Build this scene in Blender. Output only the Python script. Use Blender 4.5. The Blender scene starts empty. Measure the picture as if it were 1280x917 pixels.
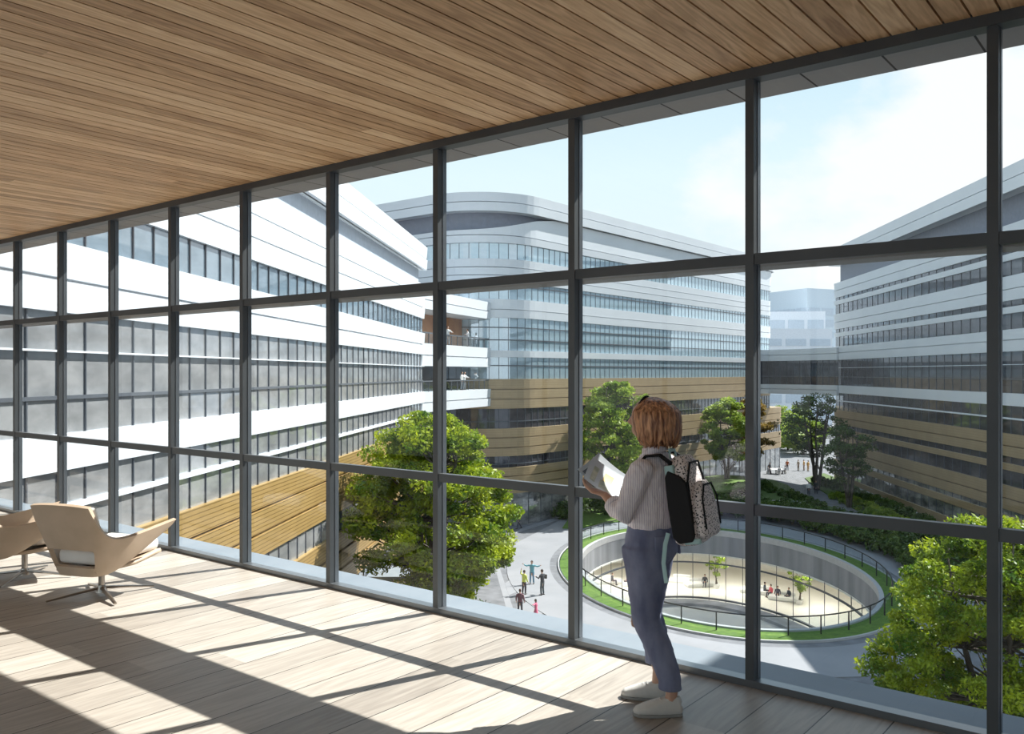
import bpy, bmesh, math, random
import numpy as np
from mathutils import Vector, Matrix
from math import sin, cos, pi, radians, sqrt, atan2

scn = bpy.context.scene
COL = scn.collection
E = 1.78                      # eye height over the room floor
F = 1084.0
N = (0.6214, 0.7835)          # outward normal of the glazed wall (plan)
U = (-0.7835, 0.6214)         # direction along the glazed wall
ROT = atan2(N[1], N[0])
GZ = E - 15.5                 # plaza level
TZ = GZ                       # garden level
WALL = 4.73
PITCH = 1.2219

# ------------------------------------------------------------------ materials
def new_mat(name):
    m = bpy.data.materials.new(name); m.use_nodes = True
    nt = m.node_tree; b = nt.nodes['Principled BSDF']
    return m, nt, b

def setp(b, **k):
    for kk, v in k.items():
        kk = {'rough': 'Roughness', 'metal': 'Metallic', 'spec': 'Specular IOR Level', 'col': 'Base Color',
              'coat': 'Coat Weight', 'ior': 'IOR', 'alpha': 'Alpha'}[kk]
        if kk == 'Base Color' and len(v) == 3: v = (*v, 1)
        b.inputs[kk].default_value = v

def noisy(name, c1, c2, scale=5, rough=.6, metal=0, bump=0, detail=6, stretch=None, spec=.5, coords='Object', bscale=None):
    m, nt, b = new_mat(name)
    setp(b, rough=rough, metal=metal, spec=spec)
    tc = nt.nodes.new('ShaderNodeTexCoord'); mp = nt.nodes.new('ShaderNodeMapping')
    nt.links.new(tc.outputs[coords], mp.inputs[0])
    if stretch: mp.inputs['Scale'].default_value = stretch
    n = nt.nodes.new('ShaderNodeTexNoise'); n.inputs['Scale'].default_value = scale; n.inputs['Detail'].default_value = detail
    nt.links.new(mp.outputs[0], n.inputs['Vector'])
    r = nt.nodes.new('ShaderNodeValToRGB')
    r.color_ramp.elements[0].position = .3; r.color_ramp.elements[1].position = .7
    r.color_ramp.elements[0].color = (*c1, 1); r.color_ramp.elements[1].color = (*c2, 1)
    nt.links.new(n.outputs['Fac'], r.inputs[0]); nt.links.new(r.outputs[0], b.inputs['Base Color'])
    if bump:
        n2 = nt.nodes.new('ShaderNodeTexNoise'); n2.inputs['Scale'].default_value = bscale or scale * 4; n2.inputs['Detail'].default_value = 4
        nt.links.new(mp.outputs[0], n2.inputs['Vector'])
        bp = nt.nodes.new('ShaderNodeBump'); bp.inputs['Strength'].default_value = bump
        nt.links.new(n2.outputs['Fac'], bp.inputs['Height']); nt.links.new(bp.outputs[0], b.inputs['Normal'])
    return m

def flat(name, c, rough=.6, metal=0, spec=.5):
    return noisy(name, tuple(x * .93 for x in c), tuple(min(1, x * 1.07) for x in c), 3, rough, metal, spec=spec)

def math_node(nt, op, a=None, b=None, c=None):
    n = nt.nodes.new('ShaderNodeMath'); n.operation = op
    for i, v in enumerate((a, b, c)):
        if v is None: continue
        if isinstance(v, (int, float)): n.inputs[i].default_value = v
        else: nt.links.new(v, n.inputs[i])
    return n.outputs[0]

def plank_mat(name, width, gap, tones, rough, grain=1.0, gapcol=(.01, .008, .006), length=4.0, wave=1.0, contrast=.5):
    """boards run along local x, pitch along local y"""
    m, nt, b = new_mat(name); setp(b, rough=rough, spec=.35)
    L = nt.links
    tc = nt.nodes.new('ShaderNodeTexCoord'); sx = nt.nodes.new('ShaderNodeSeparateXYZ'); L.new(tc.outputs['Object'], sx.inputs[0])
    yy = math_node(nt, 'DIVIDE', sx.outputs[1], width)
    idx = math_node(nt, 'FLOOR', yy); fr = math_node(nt, 'FRACT', yy)
    wn = nt.nodes.new('ShaderNodeTexWhiteNoise'); wn.noise_dimensions = '1D'; L.new(idx, wn.inputs['W'])
    # end joints
    xs = math_node(nt, 'ADD', math_node(nt, 'DIVIDE', sx.outputs[0], length), math_node(nt, 'MULTIPLY', wn.outputs['Value'], 7.3))
    xi = math_node(nt, 'FLOOR', xs)
    wn2 = nt.nodes.new('ShaderNodeTexWhiteNoise'); wn2.noise_dimensions = '2D'
    cb = nt.nodes.new('ShaderNodeCombineXYZ'); L.new(xi, cb.inputs[0]); L.new(idx, cb.inputs[1]); L.new(cb.outputs[0], wn2.inputs['Vector'])
    # grain coordinates, shifted for each board
    cg = nt.nodes.new('ShaderNodeCombineXYZ')
    L.new(math_node(nt, 'ADD', math_node(nt, 'MULTIPLY', sx.outputs[0], .55), math_node(nt, 'MULTIPLY', wn2.outputs['Value'], 57)), cg.inputs[0])
    L.new(math_node(nt, 'ADD', math_node(nt, 'MULTIPLY', sx.outputs[1], 6.0), math_node(nt, 'MULTIPLY', wn2.outputs['Value'], 31)), cg.inputs[1])
    n1 = nt.nodes.new('ShaderNodeTexNoise'); n1.inputs['Scale'].default_value = 1.6 * grain; n1.inputs['Detail'].default_value = 3; n1.inputs['Distortion'].default_value = .4
    L.new(cg.outputs[0], n1.inputs['Vector'])
    rings = math_node(nt, 'SINE', math_node(nt, 'MULTIPLY', n1.outputs['Fac'], 70 * wave))
    n2 = nt.nodes.new('ShaderNodeTexNoise'); n2.inputs['Scale'].default_value = 9 * grain; n2.inputs['Detail'].default_value = 6
    L.new(cg.outputs[0], n2.inputs['Vector'])
    v = math_node(nt, 'ADD', math_node(nt, 'MULTIPLY', rings, .16 * contrast),
                  math_node(nt, 'ADD', math_node(nt, 'MULTIPLY', n2.outputs['Fac'], .9 * contrast), math_node(nt, 'MULTIPLY', wn2.outputs['Value'], .45)))
    r = nt.nodes.new('ShaderNodeValToRGB'); els = r.color_ramp.elements
    els[0].position = .1; els[0].color = (*tones[0], 1); els[1].position = .9; els[1].color = (*tones[2], 1)
    e = els.new(.5); e.color = (*tones[1], 1)
    L.new(v, r.inputs[0])
    d = math_node(nt, 'ABSOLUTE', math_node(nt, 'SUBTRACT', fr, .5))
    g = math_node(nt, 'GREATER_THAN', d, .5 - gap / width / 2)
    mx = nt.nodes.new('ShaderNodeMix'); mx.data_type = 'RGBA'
    L.new(g, mx.inputs[0]); L.new(r.outputs[0], mx.inputs[6]); mx.inputs[7].default_value = (*gapcol, 1)
    L.new(mx.outputs[2], b.inputs['Base Color'])
    bp = nt.nodes.new('ShaderNodeBump'); bp.inputs['Strength'].default_value = .15; bp.inputs['Distance'].default_value = .01
    L.new(math_node(nt, 'SUBTRACT', v, math_node(nt, 'MULTIPLY', g, 2)), bp.inputs['Height']); L.new(bp.outputs[0], b.inputs['Normal'])
    return m

def rib_mat(name, c1, c2, pitch=.16, gap=.22, rough=.45, metal=.25):
    """horizontal ribbed metal cladding"""
    m, nt, b = new_mat(name); setp(b, rough=rough, metal=metal)
    tc = nt.nodes.new('ShaderNodeTexCoord'); sx = nt.nodes.new('ShaderNodeSeparateXYZ'); nt.links.new(tc.outputs['Object'], sx.inputs[0])
    fr = math_node(nt, 'FRACT', math_node(nt, 'DIVIDE', sx.outputs[2], pitch))
    g = math_node(nt, 'LESS_THAN', fr, gap)
    n = nt.nodes.new('ShaderNodeTexNoise'); n.inputs['Scale'].default_value = .6; nt.links.new(tc.outputs['Object'], n.inputs['Vector'])
    r = nt.nodes.new('ShaderNodeValToRGB'); r.color_ramp.elements[0].position = .35; r.color_ramp.elements[1].position = .65
    r.color_ramp.elements[0].color = (*[x * .88 for x in c1], 1); r.color_ramp.elements[1].color = (*c1, 1)
    nt.links.new(n.outputs['Fac'], r.inputs[0])
    mx = nt.nodes.new('ShaderNodeMix'); mx.data_type = 'RGBA'
    nt.links.new(g, mx.inputs[0]); nt.links.new(r.outputs[0], mx.inputs[6]); mx.inputs[7].default_value = (*c2, 1)
    nt.links.new(mx.outputs[2], b.inputs['Base Color'])
    return m

def schlick(nt, f0=.04):
    """two-sided Fresnel term"""
    g = nt.nodes.new('ShaderNodeNewGeometry'); d = nt.nodes.new('ShaderNodeVectorMath'); d.operation = 'DOT_PRODUCT'
    nt.links.new(g.outputs['Normal'], d.inputs[0]); nt.links.new(g.outputs['Incoming'], d.inputs[1])
    c = math_node(nt, 'ABSOLUTE', d.outputs['Value'])
    p = math_node(nt, 'POWER', math_node(nt, 'SUBTRACT', 1.0, c), 5.0)
    return math_node(nt, 'ADD', math_node(nt, 'MULTIPLY', p, 1 - f0), f0)

def facade_glass(name, c1, c2, refl=.5, tint=(.8, .9, 1.0), rough=.03):
    """dark building glass: interior tones behind a mirror-like coat"""
    m, nt, b = new_mat(name); L = nt.links
    tc = nt.nodes.new('ShaderNodeTexCoord'); mp = nt.nodes.new('ShaderNodeMapping'); mp.inputs['Scale'].default_value = (.35, .35, .8)
    L.new(tc.outputs['Object'], mp.inputs[0])
    n = nt.nodes.new('ShaderNodeTexNoise'); n.inputs['Scale'].default_value = 1.2; n.inputs['Detail'].default_value = 6; n.inputs['Roughness'].default_value = .65
    L.new(mp.outputs[0], n.inputs['Vector'])
    r = nt.nodes.new('ShaderNodeValToRGB'); r.color_ramp.elements[0].position = .38; r.color_ramp.elements[1].position = .64
    r.color_ramp.elements[0].color = (*c1, 1); r.color_ramp.elements[1].color = (*c2, 1)
    L.new(n.outputs['Fac'], r.inputs[0]); L.new(r.outputs[0], b.inputs['Base Color']); setp(b, rough=.5, spec=.2)
    gl = nt.nodes.new('ShaderNodeBsdfGlossy'); gl.inputs['Roughness'].default_value = rough; gl.inputs['Color'].default_value = (*tint, 1)
    fac = math_node(nt, 'ADD', math_node(nt, 'MULTIPLY', schlick(nt, .05), 1 - refl), refl)
    mx = nt.nodes.new('ShaderNodeMixShader'); L.new(fac, mx.inputs[0]); L.new(b.outputs[0], mx.inputs[1]); L.new(gl.outputs[0], mx.inputs[2])
    L.new(mx.outputs[0], nt.nodes['Material Output'].inputs[0])
    return m

def clear_glass(name, tint=(.96, .985, .99), ior=1.45, k=1.0, base=0.0):
    m = bpy.data.materials.new(name); m.use_nodes = True; nt = m.node_tree; nt.nodes.clear(); L = nt.links
    out = nt.nodes.new('ShaderNodeOutputMaterial')
    tr = nt.nodes.new('ShaderNodeBsdfTransparent'); tr.inputs[0].default_value = (*tint, 1)
    gl = nt.nodes.new('ShaderNodeBsdfGlossy'); gl.inputs['Roughness'].default_value = 0.0
    mx = nt.nodes.new('ShaderNodeMixShader')
    L.new(math_node(nt, 'ADD', math_node(nt, 'MULTIPLY', schlick(nt, ((ior - 1) / (ior + 1)) ** 2), k), base), mx.inputs[0])
    L.new(tr.outputs[0], mx.inputs[1]); L.new(gl.outputs[0], mx.inputs[2]); L.new(mx.outputs[0], out.inputs[0])
    return m

def leaf_mat(name, c1, c2, trans=.35):
    m, nt, b = new_mat(name); L = nt.links; setp(b, rough=.5, spec=.3)
    tc = nt.nodes.new('ShaderNodeTexCoord')
    n = nt.nodes.new('ShaderNodeTexNoise'); n.inputs['Scale'].default_value = .9; n.inputs['Detail'].default_value = 5
    L.new(tc.outputs['Object'], n.inputs['Vector'])
    r = nt.nodes.new('ShaderNodeValToRGB'); r.color_ramp.elements[0].position = .35; r.color_ramp.elements[1].position = .65
    r.color_ramp.elements[0].color = (*c1, 1); r.color_ramp.elements[1].color = (*c2, 1)
    L.new(n.outputs['Fac'], r.inputs[0]); L.new(r.outputs[0], b.inputs['Base Color'])
    t = nt.nodes.new('ShaderNodeBsdfTranslucent'); L.new(r.outputs[0], t.inputs[0])
    mx = nt.nodes.new('ShaderNodeMixShader'); mx.inputs[0].default_value = trans
    L.new(b.outputs[0], mx.inputs[1]); L.new(t.outputs[0], mx.inputs[2]); L.new(mx.outputs[0], nt.nodes['Material Output'].inputs[0])
    return m

def emit_mat(name, c, s):
    m, nt, b = new_mat(name); b.inputs['Emission Color'].default_value = (*c, 1); b.inputs['Emission Strength'].default_value = s
    return m

M = {}
M['floor'] = plank_mat('floor_wood', .306, .007, ((.28, .245, .21), (.42, .375, .325), (.56, .52, .46)), .42, .9, (.03, .025, .02), 3.2, .5, .55)
M['ceil'] = plank_mat('ceiling_wood', .1235, .001, ((.36, .19, .085), (.70, .44, .235), (.97, .70, .43)), .5, 1.0, (.02, .012, .008), 7.0, .6, .6)
M['black'] = flat('black_void', (.008, .007, .006), .9)
M['frame'] = noisy('grey_frame', (.075, .082, .088), (.1, .108, .115), 2, .45, .3)
M['framecap'] = noisy('frame_cap', (.16, .175, .19), (.2, .215, .23), 2, .3, .6)
M['ledge'] = noisy('pale_ledge', (.17, .205, .24), (.21, .245, .28), 1.5, .6)
M['soffit'] = plank_mat('soffit_board', .45, .012, ((.30, .29, .28), (.34, .33, .32), (.38, .37, .36)), .7, .5, (.03, .03, .03), 9, .1, .3)
M['shelf'] = flat('brown_shelf', (.13, .115, .105), .6)
M['pane'] = clear_glass('window_glass', (.93, .965, .97), 1.45, 1.1, .004)
M['railglass'] = clear_glass('rail_glass', (.86, .92, .93), 1.45, .8, .02)
M['lobbyglass'] = clear_glass('lobby_glass', (.93, .95, .95), 1.4, .5, .0)
M['white'] = noisy('white_panel', (.62, .655, .69), (.67, .705, .74), .25, .35, .05)
M['white_r'] = M['white']
M['gold'] = rib_mat('gold_ribs', (.41, .27, .10), (.20, .125, .04), .17, .22)
M['gold_fine'] = rib_mat('gold_cladding', (.38, .285, .165), (.30, .215, .12), .25, .15, .5, .15)
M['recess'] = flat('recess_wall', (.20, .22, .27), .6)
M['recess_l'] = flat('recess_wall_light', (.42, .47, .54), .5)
M['glassL'] = facade_glass('glass_grey', (.17, .175, .18), (.29, .295, .30), .10)
M['glassLt'] = facade_glass('glass_steel', (.10, .14, .17), (.17, .22, .26), .2)
M['glassC'] = facade_glass('glass_blue', (.30, .42, .47), (.36, .48, .54), .38)
M['glassR'] = facade_glass('glass_dark', (.018, .017, .024), (.06, .055, .065), .05)
M['glassG'] = facade_glass('glass_ground', (.06, .06, .06), (.32, .31, .30), .12)
M['mull'] = flat('dark_mullion', (.07, .08, .095), .5)
M['roof'] = noisy('roof_gravel', (.3, .3, .3), (.42, .42, .42), 2, .9)
M['concrete'] = noisy('concrete', (.15, .155, .165), (.28, .285, .30), .5, .75, 0, .2, 8, (1.5, 1.5, .12))
M['coping'] = flat('pale_coping', (.36, .36, .36), .6)
M['cream'] = noisy('cream_floor', (.72, .68, .60), (.80, .76, .68), .3, .35)
M['courtfloor'] = noisy('court_floor', (.42, .40, .37), (.52, .49, .45), .3, .6)
M['lobbywall'] = flat('lobby_wall', (.74, .71, .64), .7)
M['grass'] = noisy('grass', (.05, .11, .008), (.10, .18, .015), 2.5, .9, 0, .6, 8)
M['grassd'] = noisy('dark_grass', (.04, .08, .015), (.08, .13, .02), 1.5, .9, 0, .6, 8)
M['soil'] = noisy('soil', (.05, .04, .03), (.1, .08, .05), 2, .95)
M['pave'] = noisy('grey_paving', (.095, .10, .108), (.175, .18, .195), 1.1, .75, 0, .1, 12)
M['pavel'] = noisy('pale_paving', (.20, .207, .22), (.245, .25, .265), .35, .7, 0, .05)
M['kerb'] = flat('kerb', (.36, .36, .35), .7)
M['bark'] = noisy('bark', (.045, .035, .028), (.13, .11, .09), 6, .9, 0, .5, 6, (1, 1, .25))
M['leafA'] = leaf_mat('leaf_bright', (.07, .16, .01), (.40, .46, .02), .40)
M['leafB'] = leaf_mat('leaf_mid', (.15, .25, .03), (.36, .44, .06), .4)
M['leafC'] = leaf_mat('leaf_dark', (.035, .075, .015), (.10, .16, .03), .25)
M['leafO'] = leaf_mat('leaf_amber', (.20, .15, .03), (.34, .22, .05), .3)
M['leafH'] = leaf_mat('leaf_hedge', (.03, .07, .012), (.11, .17, .025), .2)
M['railm'] = flat('rail_metal', (.03, .032, .035), .4, .5)
M['chrome'] = noisy('brushed_metal', (.30, .27, .24), (.45, .41, .37), 8, .28, 1)
M['leather'] = noisy('cream_leather', (.50, .385, .28), (.57, .44, .33), 6, .5, 0, .08, 6, None, .4, 'Object', 90)
M['cushion'] = noisy('white_cushion', (.72, .70, .67), (.80, .78, .75), 6, .6, 0, .05, 6, None, .4, 'Object', 80)
M['slot'] = flat('dark_edge', (.05, .045, .04), .6)
M['haze1'] = flat('hazed_tower', (.66, .74, .80), .8)  # aerial haze is put into this and the next two base colours
M['haze2'] = flat('hazed_office', (.80, .83, .87), .8)
M['hazeg'] = flat('hazed_office_glass', (.56, .63, .70), .5)
M['hedgecore'] = flat('hedge_core', (.02, .035, .01), .9)
M['wallw'] = noisy('white_wall', (.70, .68, .65), (.74, .72, .69), 2, .8)
M['skin'] = noisy('skin', (.52, .30, .21), (.60, .36, .26), 14, .5)
M['lamp'] = emit_mat('lamp_glow', (1.0, .96, .9), 17)
M['sofa'] = flat('pale_sofa', (.70, .69, .66), .7)
M['orange'] = noisy('timber_wall', (.30, .13, .06), (.42, .20, .09), 1, .6)
M['headlight'] = flat('car_paint', (.6, .6, .62), .25, .3)

# ------------------------------------------------------------------ helpers
def tag(o, label=None, cat=None, group=None, kind=None):
    if label: o['label'] = label
    if cat: o['category'] = cat
    if group: o['group'] = group
    if kind: o['kind'] = kind
    return o

def empty(name, loc=(0, 0, 0), rz=0, **k):
    o = bpy.data.objects.new(name, None); COL.objects.link(o); o.location = loc; o.rotation_euler = (0, 0, rz)
    o.empty_display_size = .2
    return tag(o, **k)

def link(name, me, mats, parent=None, loc=None, rz=0, smooth=False):
    o = bpy.data.objects.new(name, me); COL.objects.link(o)
    for m in (mats if isinstance(mats, (list, tuple)) else [mats]): me.materials.append(m)
    if parent: o.parent = parent
    if loc is not None: o.location = loc
    if rz: o.rotation_euler = (0, 0, rz)
    if smooth: me.polygons.foreach_set('use_smooth', [True] * len(me.polygons))
    return o

class MB:
    def __init__(s): s.v = []; s.f = []; s.mi = []; s.cur = 0
    def add(s, vs, fs):
        k = len(s.v); s.v += [tuple(v) for v in vs]; s.f += [tuple(i + k for i in f) for f in fs]; s.mi += [s.cur] * len(fs)
        return s
    def box(s, c, d, rz=0, mat=None):
        x, y, z = [q / 2 for q in d]
        vs = [Vector((a * x, b * y, e * z)) for e in (-1, 1) for b in (-1, 1) for a in (-1, 1)]
        R = mat or Matrix.Rotation(rz, 3, 'Z')
        vs = [R @ v + Vector(c) for v in vs]
        return s.add(vs, [(0, 2, 3, 1), (4, 5, 7, 6), (0, 1, 5, 4), (2, 6, 7, 3), (0, 4, 6, 2), (1, 3, 7, 5)])
    def tube(s, pts, rad, n=8, side=None, sq=None, cap=True):
        """loft along pts; rad = number, list of numbers, or list of (rx, ry)"""
        pts = [Vector(p) for p in pts]; k = len(pts)
        if not isinstance(rad, (list, tuple)) or (len(rad) == 2 and k != 2 and not isinstance(rad[0], (list, tuple))): rad = [rad] * k
        vs = []; prev = Vector(side) if side else None
        for i, p in enumerate(pts):
            t = (pts[min(i + 1, k - 1)] - pts[max(i - 1, 0)])
            if t.length < 1e-9: t = Vector((0, 0, 1))
            t.normalize()
            if prev is None:
                prev = Vector((1, 0, 0)) if abs(t.x) < .9 else Vector((0, 1, 0))
            a = prev - t * prev.dot(t)
            if a.length < 1e-6: a = t.orthogonal()
            a.normalize(); b = t.cross(a)
            if not side: prev = a
            r = rad[i]; rx, ry = r if isinstance(r, (list, tuple)) else (r, r)
            for j in range(n):
                th = 2 * pi * j / n; cx, cy = cos(th), sin(th)
                if sq:
                    cx = math.copysign(abs(cx) ** sq, cx); cy = math.copysign(abs(cy) ** sq, cy)
                vs.append(p + a * cx * rx + b * cy * ry)
        fs = [(i * n + j, i * n + (j + 1) % n, (i + 1) * n + (j + 1) % n, (i + 1) * n + j) for i in range(k - 1) for j in range(n)]
        if cap:
            fs.append(tuple(range(n - 1, -1, -1))); fs.append(tuple((k - 1) * n + j for j in range(n)))
        return s.add(vs, fs)
    def ball(s, c, r, n=10, m=7, mat=None):
        rx, ry, rz = r if isinstance(r, (list, tuple)) else (r, r, r)
        vs = []; fs = []
        for i in range(1, m):
            ph = pi * i / m
            for j in range(n):
                th = 2 * pi * j / n; v = Vector((rx * sin(ph) * cos(th), ry * sin(ph) * sin(th), rz * cos(ph)))
                vs.append(v)
        vs += [Vector((0, 0, rz)), Vector((0, 0, -rz))]
        if mat: vs = [mat @ v for v in vs]
        vs = [v + Vector(c) for v in vs]
        for i in range(m - 2):
            for j in range(n): fs.append((i * n + j, (i + 1) * n + j, (i + 1) * n + (j + 1) % n, i * n + (j + 1) % n))
        T = (m - 1) * n
        for j in range(n):
            fs.append((T, j, (j + 1) % n)); fs.append((T + 1, (m - 2) * n + (j + 1) % n, (m - 2) * n + j))
        return s.add(vs, fs)
    def prism(s, poly, z0, z1):
        n = len(poly)
        vs = [(x, y, z0) for x, y in poly] + [(x, y, z1) for x, y in poly]
        fs = [tuple(range(n - 1, -1, -1)), tuple(range(n, 2 * n))] + [(i, (i + 1) % n, n + (i + 1) % n, n + i) for i in range(n)]
        return s.add(vs, fs)
    def mesh(s, name='m'):
        me = bpy.data.meshes.new(name); me.from_pydata(s.v, [], s.f)
        if any(s.mi): me.polygons.foreach_set('material_index', s.mi)
        me.update(); return me
    def build(s, name, mats, parent=None, loc=None, rz=0, smooth=False):
        return link(name, s.mesh(name), mats, parent, loc, rz, smooth)

def recalc(o):
    bm = bmesh.new(); bm.from_mesh(o.data); bmesh.ops.recalc_face_normals(bm, faces=bm.faces); bm.to_mesh(o.data); bm.free(); return o

def bevel(o, w=.01, n=2):
    m = o.modifiers.new('bevel', 'BEVEL'); m.width = w; m.segments = n; m.limit_method = 'ANGLE'; return o

def gp(px, py, h=15.5):
    Z = h * F / (py - 466.0); return ((px - 640) / F * Z, Z)

def rc(a, b):                                    # room plan coordinates -> world plan
    return (a * N[0] + b * U[0], a * N[1] + b * U[1])

# ------------------------------------------------------------------ camera, light, sky
cam = bpy.data.cameras.new('camera'); co = bpy.data.objects.new('camera', cam); COL.objects.link(co)
co.location = (0, 0, E); co.rotation_euler = (pi / 2, 0, 0)
cam.sensor_width = 36; cam.lens = 36 * F / 1280; cam.shift_y = 7.5 / 1280; cam.clip_end = 2000; cam.clip_start = .05
scn.camera = co
sd = Vector((1.522, 1.0, 1.966)).normalized()
sun = bpy.data.lights.new('sun', 'SUN'); sun.energy = 9.0; sun.angle = radians(.4); sun.color = (1, .96, .90)
so = bpy.data.objects.new('sun', sun); COL.objects.link(so); so.rotation_euler = sd.to_track_quat('Z', 'Y').to_euler()
so.location = (60, 40, 80)

w = bpy.data.worlds.new('sky'); scn.world = w; w.use_nodes = True; nt = w.node_tree; L = nt.links
bg = nt.nodes['Background']
tc = nt.nodes.new('ShaderNodeTexCoord'); sp = nt.nodes.new('ShaderNodeSeparateXYZ'); L.new(tc.outputs['Generated'], sp.inputs[0])
zc = math_node(nt, 'MAXIMUM', sp.outputs[2], 0.0)
rp = nt.nodes.new('ShaderNodeValToRGB'); el = rp.color_ramp.elements
el[0].position = 0; el[0].color = (.90, .95, .97, 1); el[1].position = 1; el[1].color = (.22, .45, .80, 1)
e_ = el.new(.22); e_.color = (.80, .95, 1.0, 1); e_ = el.new(.42); e_.color = (.50, .74, .93, 1)
L.new(zc, rp.inputs[0])
mp = nt.nodes.new('ShaderNodeMapping'); mp.inputs['Scale'].default_value = (1.0, 1.0, 1.7); mp.inputs['Location'].default_value = (.55, .2, .12)
L.new(tc.outputs['Generated'], mp.inputs[0])
cn = nt.nodes.new('ShaderNodeTexNoise'); cn.inputs['Scale'].default_value = 3.2; cn.inputs['Detail'].default_value = 9; cn.inputs['Roughness'].default_value = .52
L.new(mp.outputs[0], cn.inputs['Vector'])
cr = nt.nodes.new('ShaderNodeValToRGB'); cr.color_ramp.elements[0].position = .50; cr.color_ramp.elements[1].position = .60
L.new(cn.outputs['Fac'], cr.inputs[0])
mx = nt.nodes.new('ShaderNodeMix'); mx.data_type = 'RGBA'
L.new(cr.outputs[0], mx.inputs[0]); L.new(rp.outputs[0], mx.inputs[6]); mx.inputs[7].default_value = (1.0, 1.0, 1.0, 1)
L.new(mx.outputs[2], bg.inputs[0]); bg.inputs[1].default_value = .88
scn.view_settings.view_transform = 'Standard'; scn.view_settings.look = 'None'
scn.view_settings.gamma = 1; scn.view_settings.exposure = .32; scn.view_settings.use_curve_mapping = False

# ------------------------------------------------------------------ room (local x = outward, local y = along the glass)
B0, B1 = -3.0, 24.0
CH = 3.50
A0 = -3.2
r_floor = MB(); r_floor.box(((A0 + WALL + .04) / 2, (B0 + B1) / 2, -.15), (WALL + .04 - A0, B1 - B0, .30))
tag(r_floor.build('floor', M['floor'], rz=ROT), 'pale oak plank floor', None, None, 'structure')
# ceiling: boards with shadow gaps in front of a black void
c = MB(); p = .1235; k0 = int(B0 / p) - 1
for i in range(k0, int(B1 / p)):
    c.box(((A0 + WALL - .02) / 2, (i + .5) * p, CH + .012), (WALL - .02 - A0, p - .011, .024))
c.cur = 1
c.box(((A0 + WALL) / 2, (B0 + B1) / 2, CH + .18), (WALL - A0, B1 - B0, .24))
tag(c.build('ceiling', [M['ceil'], M['black']], rz=ROT), 'timber slat ceiling with dark gaps', None, None, 'structure')
m_ = MB(); m_.box(((A0 + WALL) / 2, B1 + .1, CH / 2), (WALL - A0, .2, CH + .6))
tag(m_.build('wall_left', M['wallw'], rz=ROT), 'white end wall', None, None, 'structure')
m_ = MB(); m_.box(((A0 + WALL) / 2, B0 - .1, CH / 2), (WALL - A0, .2, CH + .6))
tag(m_.build('wall_right', M['wallw'], rz=ROT), 'white end wall', None, None, 'structure')
# ledge outside at floor level, overhanging soffit above
m_ = MB(); m_.box((WALL + .04 + .22, (B0 + B1) / 2, -.12), (.44, B1 - B0, .20))
tag(m_.build('trim_1', M['ledge'], rz=ROT), 'pale blue-grey ledge outside the glass', None, None, 'structure')
m_ = MB(); m_.box((WALL + .04 + .23, (B0 + B1) / 2, CH + .12), (.46, B1 - B0, .24))
tag(m_.build('trim_2', M['soffit'], rz=ROT), 'grey soffit over the glass', None, None, 'structure')
m_ = MB(); m_.box((WALL - .01, (B0 + B1) / 2, CH - .02), (.10, B1 - B0, .075))
tag(m_.build('trim_3', M['frame'], rz=ROT), 'dark grey head rail under the ceiling', None, None, 'structure')
m_ = MB(); m_.box((WALL - .005, (B0 + B1) / 2, .02), (.08, B1 - B0, .04)); 
tag(m_.build('trim_4', M['framecap'], rz=ROT), 'thin metal floor rail', None, None, 'structure')
m_ = MB(); m_.box((WALL + .035, (B0 + B1) / 2, 2.43), (.06, B1 - B0, .02)); m_.box((WALL + .04 + .20, (B0 + B1) / 2, 2.43), (.40, B1 - B0, .035))
tag(m_.build('trim_5', M['shelf'], rz=ROT), 'brown light shelf outside the upper transom', None, None, 'structure')
# glazed wall: one window per bay
k = 0
b = 2.0 - 4 * PITCH
while b < B1 - .2:
    root = empty('window_%d' % (k + 1), (WALL * N[0] + b * U[0], WALL * N[1] + b * U[1], 0), ROT, kind='structure')
    mm = MB(); mm.box((-.018, 0, CH / 2), (.05, .050, CH)); mm.build('mullion', M['frame'], root)
    mm = MB(); mm.box((.029, 0, CH / 2), (.04, .056, CH - .01)); mm.build('mullion_cap', M['framecap'], root)
    nb = min(PITCH, B1 - b)
    for zt in (1.005, 2.425):
        mm = MB(); mm.box((-.012, nb / 2, zt), (.05, nb - .052, .062)); mm.build('transom', M['frame'], root)
    for z0, z1 in ((.04, .972), (1.04, 2.39), (2.46, CH - .055)):
        mm = MB(); mm.add([(.02, .03, z0), (.02, nb - .03, z0), (.02, nb - .03, z1), (.02, .03, z1)], [(0, 1, 2, 3)])
        mm.build('pane', M['pane'], root)
    b += PITCH; k += 1
# unseen window wall behind the camera, added so sky light brightens the room
b = B0 + .1
while b < B1 - .2:
    root = empty('window_%d' % (k + 1), (A0 * N[0] + b * U[0], A0 * N[1] + b * U[1], 0), ROT, kind='structure')
    nb = min(2 * PITCH, B1 - b)
    mm = MB(); mm.box((0, 0, CH / 2), (.07, .062, CH)); mm.box((0, nb / 2, .04), (.07, nb, .08)); mm.box((0, nb / 2, CH - .05), (.07, nb, .1))
    mm.build('window_frame', M['frame'], root)
    mm = MB(); mm.add([(0, .03, .08), (0, nb - .03, .08), (0, nb - .03, CH - .1), (0, .03, CH - .1)], [(0, 1, 2, 3)])
    mm.build('pane', M['pane'], root)
    b += 2 * PITCH; k += 1

# ------------------------------------------------------------------ facades
def path_dense(pts, step=3.0):
    out = []
    pts = [p for i, p in enumerate(pts) if i == 0 or (Vector(p) - Vector(pts[i - 1])).length > .05]
    for i in range(len(pts) - 1):
        a, b_ = Vector(pts[i]), Vector(pts[i + 1]); n = max(1, int((b_ - a).length / step))
        out += [a.lerp(b_, j / n) for j in range(n)]
    out.append(Vector(pts[-1])); return out

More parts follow.
